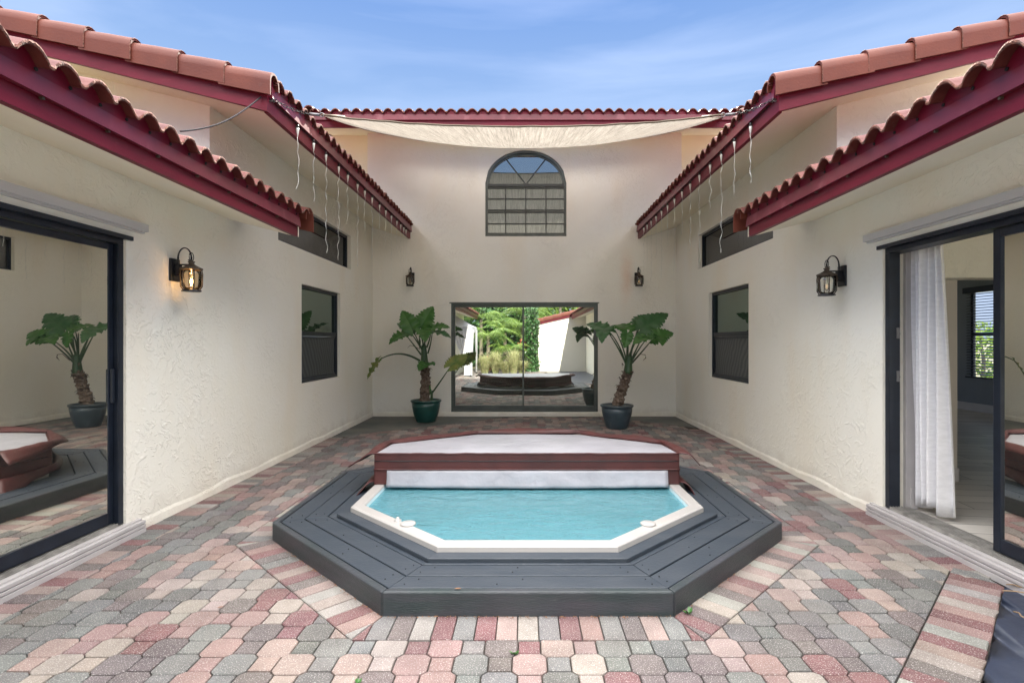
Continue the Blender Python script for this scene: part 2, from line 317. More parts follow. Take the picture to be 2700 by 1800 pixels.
M['soil'] = pm('potting_soil', (0.035,0.025,0.018), 0.95, var=0.4, vscale=30, bump=1, bscale=60)
M['leafg'] = pm('dark_green_leaf', (0.045,0.145,0.034), 0.34, vscale=9, col2=(0.075,0.20,0.045), bump=0.4, bscale=14, bdist=0.01, transl=0.18)
M['leafy'] = pm('yellow_green_leaf', (0.10,0.19,0.04), 0.45, vscale=12, col2=(0.26,0.27,0.07), bump=0.4, bscale=14, bdist=0.01, transl=0.25)
M['leafb'] = pm('blue_green_leaf', (0.036,0.115,0.042), 0.36, vscale=9, col2=(0.055,0.155,0.055), bump=0.4, bscale=14, bdist=0.01, transl=0.12)
M['stem'] = pm('green_stem', (0.03,0.075,0.03), 0.4, vscale=12, col2=(0.06,0.11,0.05))
M['husk'] = pm('fibrous_trunk', (0.10,0.062,0.042), 0.9, vscale=26, col2=(0.24,0.19,0.15), bump=1.0, bscale=45, bdist=0.02, spot=(12,(0.05,0.032,0.025),0.55,0.8))
M['iron'] = pm('dark_iron', (0.022,0.024,0.03), 0.4, metal=0.5, var=0.2, vscale=20)
M['bronze'] = pm('aged_bronze', (0.10,0.075,0.055), 0.5, metal=0.4, var=0.35, vscale=25)
M['cord_white'] = pm('white_light_cord', (0.75,0.76,0.72), 0.4, var=0.1)
M['cord_black'] = pm('black_cord', (0.015,0.015,0.017), 0.5)
M['alu'] = pm('dusty_aluminium_track', (0.30,0.29,0.27), 0.5, metal=0.3, var=0.3, vscale=14)
M['steel'] = pm('galvanised_steel', (0.20,0.20,0.21), 0.4, metal=0.6)
M['sand'] = pm('joint_sand', (0.06,0.05,0.042), 0.95, var=0.35, vscale=12, bump=0.6, bscale=200, bdist=0.004, spot=(5,(0.05,0.06,0.03),0.62,0.6))
def paver_mat():
    m = pm('concrete_pavers', (0.315,0.31,0.31), 0.85, vscale=5, attr='col', col2=(0.45,0.445,0.44), bump=0.9, bscale=170, bdist=0.004, spot=(190,(0.72,0.70,0.67),0.57,0.42), spec=0.25)
    t = m.node_tree; b = t.nodes['Principled BSDF']; src = b.inputs['Base Color'].links[0].from_socket
    co = N(t,'ShaderNodeTexCoord')
    def layer(src, scale, lo, hi, amt, col, detail=6):   # weathering patches and dark grit
        n = N(t,'ShaderNodeTexNoise'); n.inputs['Scale'].default_value = scale; n.inputs['Detail'].default_value = detail; n.inputs['Roughness'].default_value = 0.65; t.links.new(co.outputs['Object'], n.inputs['Vector'])
        r = N(t,'ShaderNodeMapRange'); r.inputs[1].default_value = lo; r.inputs[2].default_value = hi; r.inputs[4].default_value = amt; t.links.new(n.outputs[0], r.inputs[0])
        x = N(t,'ShaderNodeMix', data_type='RGBA'); x.inputs[7].default_value = (*col,1); t.links.new(r.outputs[0], x.inputs[0]); t.links.new(src, x.inputs[6]); return x.outputs[2]
    o = layer(src, 1.1, 0.46, 0.72, 0.38, (0.16,0.135,0.12)); o = layer(o, 9, 0.5, 0.78, 0.18, (0.24,0.22,0.20)); o = layer(o, 120, 0.57, 0.66, 0.4, (0.13,0.12,0.11), 3)
    t.links.new(o, b.inputs['Base Color']); return m
M['paver'] = paver_mat()
M['slab'] = pm('dark_stained_slab', (0.055,0.068,0.068), 0.6, vscale=2.0, col2=(0.14,0.135,0.12), bump=0.4, bscale=50, bdist=0.004, detail=6)
M['tarp'] = pm('dark_blue_ground_cover', (0.018,0.026,0.05), 0.4, vscale=2.5, col2=(0.035,0.045,0.075), bump=0.5, bscale=6, bdist=0.02)
M['soilground'] = pm('garden_soil', (0.16,0.13,0.09), 0.95, vscale=1.2, col2=(0.10,0.13,0.05), bump=0.5, bscale=20, bdist=0.03)
M['twig'] = pm('dry_twig', (0.32,0.22,0.13), 0.8)
M['dryleaf'] = pm('dry_leaf', (0.20,0.10,0.05), 0.8)
def glassy(name, col, op):
    m = bpy.data.materials.new(name); m.use_nodes = True; t = m.node_tree; t.nodes.remove(t.nodes['Principled BSDF'])
    a = N(t,'ShaderNodeBsdfTransparent'); a.inputs[0].default_value = (*col,1); g = N(t,'ShaderNodeBsdfGlossy'); g.inputs['Roughness'].default_value = 0.03
    lw = N(t,'ShaderNodeFresnel'); lw.inputs[0].default_value = 1.45; mx = N(t,'ShaderNodeMixShader')
    ad = N(t,'ShaderNodeMath', operation='ADD'); ad.inputs[1].default_value = op; t.links.new(lw.outputs[0], ad.inputs[0]); t.links.new(ad.outputs[0], mx.inputs[0])
    t.links.new(a.outputs[0], mx.inputs[1]); t.links.new(g.outputs[0], mx.inputs[2]); t.links.new(mx.outputs[0], t.nodes['Material Output'].inputs[0]); return m
M['lantern_glass'] = glassy('clear_lantern_glass', (0.96,0.95,0.90), 0.06)
M['lantern_glass_amber'] = glassy('amber_lantern_glass', (1.0,0.88,0.68), 0.05)
def emis(name, col, s):
    m = bpy.data.materials.new(name); m.use_nodes = True; t = m.node_tree; b = t.nodes['Principled BSDF']
    b.inputs['Emission Color'].default_value = (*col,1); b.inputs['Emission Strength'].default_value = s; b.inputs['Base Color'].default_value = (*col,1); return m
M['bulb_on'] = emis('glowing_filament', (1.0,0.64,0.33), 3.2)
M['bulb_dim'] = emis('faint_filament', (1.0,0.6,0.25), 0.25)
def water_mat():
    m = bpy.data.materials.new('turquoise_water'); m.use_nodes = True; t = m.node_tree; t.nodes.remove(t.nodes['Principled BSDF'])
    a = N(t,'ShaderNodeBsdfTransparent'); a.inputs[0].default_value = (0.40,0.72,0.80,1)
    d = N(t,'ShaderNodeBsdfDiffuse'); d.inputs[0].default_value = (0.145,0.37,0.43,1)
    g = N(t,'ShaderNodeBsdfGlossy'); g.inputs['Roughness'].default_value = 0.02
    co = N(t,'ShaderNodeTexCoord'); mp = N(t,'ShaderNodeMapping'); mp.inputs['Scale'].default_value = (1,2.0,1); t.links.new(co.outputs['Object'], mp.inputs[0])
    n = N(t,'ShaderNodeTexNoise'); n.inputs['Scale'].default_value = 4.2; n.inputs['Detail'].default_value = 5; n.inputs['Distortion'].default_value = 0.9; t.links.new(mp.outputs[0], n.inputs['Vector'])
    bp = N(t,'ShaderNodeBump'); bp.inputs['Strength'].default_value = 1; bp.inputs['Distance'].default_value = 0.015; t.links.new(n.outputs[0], bp.inputs['Height'])
    f = N(t,'ShaderNodeFresnel'); f.inputs[0].default_value = 1.33; t.links.new(bp.outputs[0], f.inputs['Normal']); t.links.new(bp.outputs[0], g.inputs['Normal'])
    m1 = N(t,'ShaderNodeMixShader'); m1.inputs[0].default_value = 0.5; t.links.new(a.outputs[0], m1.inputs[1]); t.links.new(d.outputs[0], m1.inputs[2])
    m2 = N(t,'ShaderNodeMixShader'); t.links.new(f.outputs[0], m2.inputs[0]); t.links.new(m1.outputs[0], m2.inputs[1]); t.links.new(g.outputs[0], m2.inputs[2])
    t.links.new(m2.outputs[0], t.nodes['Material Output'].inputs[0]); return m
M['water'] = water_mat()
def sail_mat():
    m = pm('beige_shade_cloth', (0.20,0.178,0.15), 0.85, vscale=9, col2=(0.38,0.345,0.295), transl=0.42, stretch=(8,0.16,0.16), bump=0.25, bscale=30, detail=10, spot=(60,(0.60,0.54,0.44),0.55,0.5)); return m
M['sail'] = sail_mat()
M['hem'] = pm('dark_sail_webbing', (0.16,0.13,0.09), 0.8)

XL, XR, YB = -2.893, 2.860, 10.20
# ------------------------------------------------------------------ ground
HOLE = (0.015, 4.60, 1.28)
def sheet_with_hole(name, x0, x1, y0, y1, z, mat, label_kind='structure'):
    cx, cy, h = HOLE; b = MB()
    for (a0,a1,c0,c1) in ((x0,cx-h,y0,y1),(cx+h,x1,y0,y1),(cx-h,cx+h,y0,cy-h),(cx-h,cx+h,cy+h,y1)):
        b.face([(a0,c0,z),(a1,c0,z),(a1,c1,z),(a0,c1,z)])
    o = b.build(name, mat, recalc=False); return tag(o, kind=label_kind)
sheet_with_hole('ground', -600, 600, -600, 600, -0.045, M['soilground'])
sheet_with_hole('patio', XL-0.2, XR+0.2, -7.0, 10.3, -0.016, M['sand'])

# ------------------------------------------------------------------ pavers
CREAM=(0.66,0.585,0.53); PINK=(0.58,0.39,0.37); ROSE=(0.38,0.19,0.20); GREY=(0.36,0.37,0.365); MAUVE=(0.31,0.265,0.265); LPINK=(0.64,0.49,0.45); DGREY=(0.27,0.275,0.275); WHITE=(0.66,0.65,0.61)
def pick(ws): return random.choices([p[0] for p in ws],[p[1] for p in ws])[0]
FIELD=[(CREAM,14),(PINK,13),(ROSE,5),(GREY,26),(MAUVE,17),(LPINK,16),(DGREY,9)]
BRICK=[(ROSE,27),(CREAM,18),(WHITE,14),(GREY,11),(LPINK,14),(PINK,9),(MAUVE,7)]
def jit(c, k=0.08):
    f = 1+random.uniform(-k,k); return tuple(max(0,x*f*(1+random.uniform(-0.03,0.03))) for x in c)
def clip(poly, a, b, c):
    """keep a*x+b*y<=c"""
    out = []; n = len(poly)
    for i in range(n):
        p, q = poly[i], poly[(i+1)%n]; dp = a*p[0]+b*p[1]-c; dq = a*q[0]+b*q[1]-c
        if dp <= 0: out.append(p)
        if (dp < 0 < dq) or (dq < 0 < dp):
            t = dp/(dp-dq); out.append((p[0]+(q[0]-p[0])*t, p[1]+(q[1]-p[1])*t))
    return out
def area(p): return abs(sum(p[i][0]*p[(i+1)%len(p)][1]-p[(i+1)%len(p)][0]*p[i][1] for i in range(len(p))))/2 if len(p) > 2 else 0
CX, CY = 0.015, 4.60; A_DECK = 1.825; A_RING = A_DECK+0.215
octn = [(math.cos(R(45*k)), math.sin(R(45*k))) for k in range(8)]
pav = MB(); G = 0.0035
def emit(poly, col, z=None):
    if area(poly) < 0.0004: return
    z = random.uniform(-0.0015,0.0015) if z is None else z
    pav.prism(poly, -0.03, z, inset=0.0045, col=col)
p_ = 0.130; oa = 0.0775; ob = 0.0525
MARG = 0.218
DX0, DX1, DLINE = XL, XR, 0.343            # right diagonal edge of the paving: y - x = 0.343
def field_poly(poly):
    cx = sum(p[0] for p in poly)/len(poly); cy = sum(p[1] for p in poly)/len(poly)
    if math.hypot(cx-CX, cy-CY) < A_RING*1.12:
        d = max(range(8), key=lambda k: (cx-CX)*octn[k][0]+(cy-CY)*octn[k][1]); n = octn[d]
        poly = clip(poly, -n[0], -n[1], -(A_RING+G + CX*n[0]+CY*n[1]))
    if not poly: return poly
    poly = clip(poly, -1, 0, -(XL+MARG+G))
    if poly and cy > -0.2: poly = clip(poly, 1, 0, XR-MARG-G)
    if poly: poly = clip(poly, 0.7071, -0.7071, -(DLINE/1.4142+0.25+G)) if (cy < 4.0 and cx > 0.9) else poly   # inside of the diagonal course
    if poly: poly = clip(poly, 0, 1, 10.10)
    if poly: poly = clip(poly, 1, 0, 1.02) if cy < 1.0 else poly
    # dark slab corners at the back
    if poly: poly = clip(poly, -0.64, 0.768, -0.64*-0.35+0.768*10.02)
    if poly: poly = clip(poly, 0.69, 0.724, 0.69*1.55+0.724*10.05)
    return poly
for i in range(-26, 26):
    for j in range(-40, 90):
        if (i+j) % 2: continue
        x = i*p_+0.02; y = j*p_+0.03
        if abs(x) > 3.1 or y > 10.2 or y < -5: continue
        c = pick(FIELD); c2 = jit(c); c3 = jit(c2, 0.05)
        a = oa-G; b_ = ob-G*0.3
        octp = [(x-b_,y-a),(x+b_,y-a),(x+a,y-b_),(x+a,y+b_),(x+b_,y+a),(x-b_,y+a),(x-a,y+b_),(x-a,y-b_)]
        s = ob-G; ys = y-p_
        sq = [(x-s,ys-s),(x+s,ys-s),(x+s,ys+s),(x-s,ys+s)]
        q = field_poly(octp)
        if q: emit(q, c2)
        if random.random() < 0.18: c3 = jit(pick(FIELD))
        q = field_poly(sq)
        if q: emit(q, c3)
# soldier ring round the deck
_last=[None]
def pickb():
    while True:
        c = pick(BRICK)
        if c != _last[0]: _last[0] = c; return c
for k in range(8):
    n = octn[k]; t = (-n[1], n[0]); half = A_RING*math.tan(R(22.5))+0.05; m = int(half/0.104)+1
    for q in range(-m, m+1):
        u0 = q*0.104-0.05; u1 = u0+0.104-G*1.4; r0 = A_DECK-0.03; r1 = A_RING-G
        poly = [(CX+n[0]*r+t[0]*u, CY+n[1]*r+t[1]*u) for r,u in ((r0,u0),(r1,u0),(r1,u1),(r0,u1))]
        for sg in (-1,1):
            n2 = octn[(k+sg)%8]; mx_, my_ = n2[0]-n[0], n2[1]-n[1]; l = math.hypot(mx_,my_)
            if poly: poly = clip(poly, mx_/l, my_/l, (CX*mx_+CY*my_)/l-G)
        if poly: emit(poly, jit(pickb()))
# soldier courses along the walls
y = -4.4
while y < 10.0:
    b_ = 0.100
    for side in (0,1):
        if side == 0:
            x0, x1 = XL+0.004, XL+MARG
            if y > 7.85: continue
            poly = [(x0,y),(x1,y),(x1,y+b_),(x0,y+b_)]
        else:
            if y < 3.2 or y > 8.6: continue
            x0, x1 = XR-MARG, XR-0.004
            poly = [(x0,y),(x1,y),(x1,y+b_),(x0,y+b_)]; poly = clip(poly, 0.7071, -0.7071, -(DLINE/1.4142+0.0)) 
        if poly: emit(poly, jit(pickb()))
    y += 0.1045
# diagonal edge course (raised a little above the ground cover beside it)
t = (0.7071, 0.7071); n = (-0.7071, 0.7071)
for q in range(26):
    u0 = q*0.104; base = (0.95, 0.95+DLINE)
    poly = [(base[0]+t[0]*u+n[0]*r, base[1]+t[1]*u+n[1]*r) for u,r in ((u0,0.0+random.uniform(-.006,.006)),(u0+0.1,0.0+random.uniform(-.006,.006)),(u0+0.1,0.246),(u0,0.246))]
    poly = clip(poly, 1, 0, XR-0.09)
    if poly: emit(poly, jit(pickb()), z=random.uniform(0,0.002))
o = pav.build('paving', M['paver'], recalc=False); tag(o, kind='structure')
# dark stained concrete corners and ground cover beyond the diagonal edge
b = MB(); b.face([(XL,10.2,-0.006),(XL,7.85,-0.006),(-0.25,10.2,-0.006)]); tag(b.build('slab', M['slab'], recalc=False), kind='structure')
b = MB(); b.face([(XR,10.2,-0.006),(1.40,10.2,-0.006),(XR,8.79,-0.006)][::1]); tag(b.build('slab', M['slab'], recalc=False), kind='structure')
b = MB(); rows = []
for i in range(25):
    r = []
    for j in range(25):
        x = 1.0+i*0.0775; y = -4.6+j*0.35
        yy = min(y, x+DLINE-0.005); r.append((x, yy, -0.010+0.008*noi(x*3,yy*3)+ (0 if yy < x+0.3 else -0.0)))
    rows.append(r)
b.grid(rows); tag(b.build('ground_cover', M['tarp'], recalc=False), kind='structure')

# ------------------------------------------------------------------ the house
house = thing('courtyard_house', (0,0,0), 'cream stucco house wrapping the courtyard on three sides under red barrel tile roofs', 'house')
mapL = lambda p: (XL-p[2], p[0], p[1])      # (along Y, height, depth into the wall)
mapR = lambda p: (XR+p[2], p[0], p[1])
mapB = lambda p: (p[0], YB+p[2], p[1])
def wall(name, tf, u0, u1, v0, v1, thick, holes, mat, parent):
    """holes: (u0,u1,v0,vtop or function)"""
    bs = {u0, u1}
    for h in holes:
        bs |= {max(u0,h[0]), min(u1,h[1])}
        if callable(h[3]): bs |= {h[0]+(h[1]-h[0])*k/28 for k in range(29)}
    bs = sorted(bs); b = MB()
    for a, c in zip(bs, bs[1:]):
        if c-a < 1e-6: continue
        mid = (a+c)/2; hs = sorted([h for h in holes if h[0] < mid < h[1]], key=lambda h: h[2]); z = [v0, v0]
        for h in hs:
            if h[2] > z[0]+1e-6:
                b.hexa([tf(q) for q in ((a,z[0],0),(c,z[1],0),(c,z[1],thick),(a,z[0],thick),(a,h[2],0),(c,h[2],0),(c,h[2],thick),(a,h[2],thick))])
            z = [h[3](a), h[3](c)] if callable(h[3]) else [h[3], h[3]]
        b.hexa([tf(q) for q in ((a,z[0],0),(c,z[1],0),(c,z[1],thick),(a,z[0],thick),(a,v1,0),(c,v1,0),(c,v1,thick),(a,v1,thick))])
    return b.build(name, mat, parent)
LSL = (0.9, 3.90, 0.0, 2.165); RSL = (1.0, 4.30, 0.0, 2.165)
WINL = (6.96, 8.42, 0.865, 2.163); WINR = (6.88, 8.36, 0.865, 2.163)
CLL = (6.30, 8.93, 2.605, 3.16); CLR = (6.20, 8.88, 2.605, 3.16)
ZS = HC+2.16       # where the upper soffit meets the walls
tag(wall('wall', mapL, -4.8, 4.93, -0.05, 2.80, 0.2, [LSL], M['stucco'], house), 'near left stucco wall with the closed sliding door')
tag(wall('wall', mapL, 4.93, YB, -0.05, ZS+0.055, 0.2, [WINL, CLL], M['stucco'], house), 'far left stucco wall with a sash window under a long high window')
tag(wall('wall', mapR, -4.8, 4.93, -0.05, 2.80, 0.2, [RSL], M['stucco'], house), 'near right stucco wall with the open sliding door')
tag(wall('wall', mapR, 4.93, YB, -0.05, ZS+0.055, 0.2, [WINR, CLR], M['stucco'], house), 'far right stucco wall with a sash window under a long high window')
# back wall with the arched opening
AX0, AX1, AZ0, AZS, AZT = -0.755, 0.785, 3.405, 4.42, 5.04
def arch(x):
    c = (AX0+AX1)/2; hw = (AX1-AX0)/2; k = max(0, 1-((x-c)/hw)**2); return AZS+(AZT-AZS)*math.sqrt(k)
BSL = (-1.405, 1.385, 0.075, 2.135)
tag(wall('wall', mapB, -2.99, 2.97, -0.05, 5.45, 0.2, [BSL, (AX0, AX1, AZ0, arch)], M['stucco_back'], house), 'tall back wall with an arched window over a sliding door')
for x0, x1 in ((-5.2,-2.99),(2.97,5.2)):          # set-back wall panels either side, above the wing roofs
    b = MB(); b.box((x0, YB+0.35, 3.0), (x1, YB+0.55, 5.45)); b.build('wall', M['soffit'], house)
# gable walls facing the camera over the lower roofs
for s in (-1, 1):
    x0 = (XL if s < 0 else XR)+s*0.2; b = MB(); zt0 = ZS+0.05; zt1 = ZS+3.6*0.25+0.05
    xs = x0 + s*3.6
    b.hexa([(x0,4.93,2.0),(xs,4.93,2.0),(xs,5.13,2.0),(x0,5.13,2.0),(x0,4.93,zt0+0.0),(xs,4.93,zt1),(xs,5.13,zt1),(x0,5.13,zt0+0.0)])
    b.build('gable_wall', M['stucco'], house)
# plinth: rough little ledge at the foot of the walls
for tf, u0, u1 in ((mapL,3.98,YB),(mapR,4.40,YB),(mapB,-2.89,-1.46),(mapB,1.44,2.86)):
    b = MB(); n_ = max(2, int((u1-u0)/0.15)); rows = [[],[],[]]
    for k in range(n_+1):
        u = u0+(u1-u0)*k/n_; d = 0.010+0.008*noi(u*3, 5); h = 0.085+0.02*noi(u*2, 9)
        rows[0].append(tf((u, -0.01, -d-0.006))); rows[1].append(tf((u, h-0.03, -d))); rows[2].append(tf((u, h, 0.002)))
    b.grid(rows, smooth=False); b.build('plinth', M['stucco'], house, recalc=False)

# ---- roofs
def wave(a, per=0.185):
    t = (a/per) % 1.0
    if t < 0.80: return 0.054*math.sin(math.pi*t/0.80)**0.72
    return -0.007*math.sin(math.pi*(t-0.80)/0.20)
def tile_roof(name, tf, a0, a1, lu, pitch, zb, label=None, seg=14, hang=0.05, per=0.185):
    """tf maps (along, up-slope distance from fascia, z). Tiles start hang outside the fascia"""
    root = MB(); n_ = int((a1-a0)/per*seg)
    aa = [a0+(a1-a0)*k/n_ for k in range(n_+1)]
    course = 0.36; nc = int(lu/course)+1; T = 0.019; ends = MB(); nper = int((a1-a0)/per)+3
    rnd = random.Random(3)
    jz = [[rnd.uniform(-0.004,0.004) for _ in range(nper)] for _ in range(nc)]
    js = [[rnd.uniform(-0.010,0.010) for _ in range(nper)] for _ in range(nc)]
    for c in range(nc):
        u0 = -hang + c*course; u1 = u0+course+0.03
        top0, top1, bot0, bot1 = [], [], [], []
        for a in aa:
            i = int((a-a0)/per); wv = wave(a-a0, per); z0 = zb+pitch*u0+wv+0.024+jz[c][i]; z1 = zb+pitch*u1+wv+0.002
            rg = js[c][i]+0.005*noi(a*40, c)
            top0.append(tf((a,u0+rg,z0))); top1.append(tf((a,u1,z1)))
            k = 1.0; bot0.append(tf((a,u0+rg,z0-T))); bot1.append(tf((a,u1,z1-T)))
        root.grid([top0, top1])
        if c == 0:      # the exposed clay edge, chipped
            rn = random.Random(5); mid = []
            for a_, q0, q1 in zip(aa, bot0, top0):
                k = 0.5+0.4*noi(a_*60, 3); mid.append(tuple(Vector(q0).lerp(Vector(q1), k)+Vector(tf((0,-0.004-0.004*noi(a_*90,7),0)))-Vector(tf((0,0,0)))))
            ends.grid([bot0, mid, top0], smooth=False); root.grid([bot1, bot0])
        else: root.grid([bot0, top0], smooth=False)
    r_ = tag(root.build(name, M['tile'], house, recalc=False), label); ends.build('tile_edges', M['tile_edge'], r_, recalc=False); return r_
def eave(tf, a0, a1, zf, roof, zb, per=0.185, hang=0.05, fh=0.14, dh=0.10, ends=(True,True), holes=True, hr=0.0095):
    """fascia board (children of the roof mesh), metal flashing, bird-stop with weep holes. depth measured inwards from the fascia face"""
    b = MB(); b.box((a0,0.0,zf),(a1,0.04,zf+fh+dh),tf); b.build('fascia', M['red'], roof)
    b = MB(); z0 = zf+fh-0.015; z1 = z0+dh
    b.hexa([tf(q) for q in ((a0,-0.030,z0),(a1,-0.030,z0),(a1,-0.002,z0),(a0,-0.002,z0),(a0,-0.018,z1),(a1,-0.018,z1),(a1,-0.002,z1),(a0,-0.002,z1))])
    fl_o = b.build('metal_flashing', M['redflash'], roof)
    b = MB(); n_ = int((a1-a0)/per*12); lo, hi, lo2 = [], [], []
    for k in range(n_+1):
        a = a0+(a1-a0)*k/n_; lo.append(tf((a,-0.012,z1-0.004))); hi.append(tf((a,-0.012,zb+wave(a-a0,per)+0.010)))
    b.grid([lo, hi], smooth=False); b.build('bird_stop', M['red'], roof, recalc=False)
    if holes:
        a = a0+per*0.83; me = None
        while a < a1-0.05:
            c = tf((a, -0.0135, z1+0.020)); off = worldloc(roof)
            if me is None:
                b = MB(); b.tube([(0,0,0) , tuple(Vector(tf((a,-0.0185,z1+0.020)))-Vector(c))], hr, 8); b.v = [(x+c[0],y+c[1],z+c[2]) for x,y,z in b.v]
                h_ = b.build('weep_hole', M['black'], roof); me = h_.data
                for v in me.vertices: v.co -= Vector(c)-off
                h_.location = Vector(c)-off
            else:
                h_ = bpy.data.objects.new('weep_hole', me); COL.objects.link(h_); h_.parent = roof; h_.location = Vector(c)-off
            a += per
def cap_tiles(roof, P0, D, n_, L, out, w=0.17, h=0.13, r0=0, label=None):
    """overlapping rounded rake tiles running up from P0 along D; 'out' = horizontal unit vector towards the open side"""
    b = MB(); joints = []; D = Vector(D); ln = D.length; D = D.normalized(); out = Vector(out); up = Vector((0,0,1))
    rnd = random.Random(11+r0)
    for k in range(n_):
        dz = rnd.uniform(-0.004,0.004); dy = rnd.uniform(-0.006,0.006)
        for thick, rv in ((0.0,False),(0.015,True)):
            rows = []
            for e, sc in ((0.0,1.0),(0.012,1.0),(0.5,0.965),(1.0,0.90)):
                c = Vector(P0)+D*(L*k-0.0+ (L+0.05)*e); row = []
                prof = [(w*0.5, -h), (w*0.5, -h*0.35)]
                for j in range(9):
                    t = math.pi*j/8; prof.append((w*0.5*math.cos(t), -h*0.35+0.001+ (h*0.35+0.035)*math.sin(t)**0.85))
                prof += [(-w*0.5, -h*0.5)]
                for q in prof:
                    qs = (q[0]*sc-(thick if q[0] > 0 else -thick), (q[1]+h)*sc-h-(thick if q[1] > -h*0.4 else 0))
                    row.append(c + out*(qs[0]+dy) + up*(qs[1]+dz + (0.016*(1-e))))
                rows.append(row)
            b.grid(rows, smooth=True)
            if thick == 0:
                first = rows[0]
                if k: jb = MB(); jb.tube([p-D*0.002 for p in first], 0.0042, 4, caps=False); joints.append(jb)  # thin dark tube drawn in for the shaded gap between cap tiles
            else: b.grid([first, rows[0]], smooth=False)
    c_o = b.build('rake_cap_tiles', M['tile_cap'], roof, recalc=False); [jb.build('joint_gap_shade', M['tile_edge'], roof) for jb in joints]; return c_o

PITCH = 0.25
XE = 2.213; XOFF = -0.017
def side(s):       # (along Y, up-slope distance, z) -> world
    return (lambda p: (XOFF + s*(XE+p[1]), p[0], p[2]))
XEU = 2.150
def sideU(s): return (lambda p: (XOFF + s*(XEU+p[1]), p[0], p[2]))
ZUP = HC+1.93      # fascia bottom, upper wings
ZLO = HC+1.025     # fascia bottom, lower eaves
for s, lab in ((-1,'left'),(1,'right')):
    tf = side(s); xw = abs((XL if s < 0 else XR)-XOFF)
    # upper wing roof
    tf = sideU(s)
    zb = ZUP+0.255
    rf = tile_roof('roof', tf, 4.59, 10.16, 3.6, PITCH, zb, 'upper %s wing roof of red barrel tiles with a rake of cap tiles'%lab)
    eave(tf, 4.55, 10.16, ZUP, rf, zb)
    b = MB(); o_ = xw-XEU     # sloping soffit
    b.hexa([tf(q) for q in ((4.57,0.04,ZUP+0.004),(10.19,0.04,ZUP+0.004),(10.19,o_+0.01,ZS-0.002),(4.57,o_+0.01,ZS-0.002),(4.57,0.04,ZUP+0.03),(10.19,0.04,ZUP+0.03),(10.19,o_+0.01,ZS+0.03),(4.57,o_+0.01,ZS+0.03))])
    b.hexa([tf(q) for q in ((4.57,o_+0.01,ZS-0.002),(4.93,o_+0.01,ZS-0.002),(4.93,4.0,ZS+0.25*(4.0-o_)),(4.57,4.0,ZS+0.25*(4.0-o_)),(4.57,o_+0.01,ZS+0.03),(4.93,o_+0.01,ZS+0.03),(4.93,4.0,ZS+0.03+0.25*(4.0-o_)),(4.57,4.0,ZS+0.03+0.25*(4.0-o_)))])
    b.build('soffit', M['soffit'], rf)
    # rake board and cap tiles
    b = MB(); k = 4.0
    b.hexa([tf(q) for q in ((4.515,0.0,ZUP),(4.55,0.0,ZUP),(4.55,k,ZUP+PITCH*k),(4.515,k,ZUP+PITCH*k),(4.515,0.0,ZUP+0.14),(4.55,0.0,ZUP+0.14),(4.55,k,ZUP+0.14+PITCH*k),(4.515,k,ZUP+0.14+PITCH*k))])
    b.build('rake_board', M['red'], rf)
    b = MB()
    b.hexa([tf(q) for q in ((4.500,-0.02,ZUP+0.125),(4.515,-0.02,ZUP+0.125),(4.515,k,ZUP+0.13+PITCH*k),(4.500,k,ZUP+0.13+PITCH*k),(4.500,-0.02,ZUP+0.165),(4.515,-0.02,ZUP+0.165),(4.515,k,ZUP+0.17+PITCH*k),(4.500,k,ZUP+0.17+PITCH*k))])
    b.build('metal_flashing', M['redflash'], rf)
    cap_tiles(rf, (XOFF+s*(XEU-0.05), 4.55, ZUP+0.275), (s,0,PITCH), 10, 0.40, (0,-1,0), h=0.175, r0=s+2)
    tf = side(s); o_ = xw-XE
    # lower eave roof
    zb = ZLO+0.230
    rf = tile_roof('roof', tf, -4.75, 5.37, 1.9, PITCH, zb, 'lower %s eave roof with wavy barrel tile ends'%lab, hang=0.078)
    eave(tf, -4.75, 5.28, ZLO, rf, zb, fh=0.110, dh=0.09)
    b = MB(); zs = ZLO+0.25*o_
    b.hexa([tf(q) for q in ((-4.75,0.04,ZLO+0.004),(5.27,0.04,ZLO+0.004),(5.27,o_+0.004,zs),(-4.75,o_+0.004,zs),(-4.75,0.04,ZLO+0.03),(5.27,0.04,ZLO+0.03),(5.27,o_+0.004,zs+0.03),(-4.75,o_+0.004,zs+0.03))])
    b.build('soffit', M['soffit'], rf)
    b = MB()           # end board closing the eave
    b.hexa([tf(q) for q in ((5.27,0.0,ZLO),(5.30,0.0,ZLO),(5.30,o_,zs),(5.27,o_,zs),(5.27,0.0,ZLO+0.21),(5.30,0.0,ZLO+0.21),(5.30,o_,zs+0.21),(5.27,o_,zs+0.21))])
    b.build('end_board', M['soffit'], rf)
    cap_tiles(rf, (XOFF+s*(XE-0.06), 5.42, ZLO+0.262), (s,0,PITCH), 2, 0.36, (0,1,0), w=0.20, h=0.19, r0=s+9)
    # small fixings of last year's lights under the flashing
    a = 0.9
    while a < 5.0:
        b = MB(); b.box((a,-0.022,ZLO+0.082),(a+0.013,-0.004,ZLO+0.095),tf); a += 0.39
        b.build('light_clip', M['bronze'], rf)
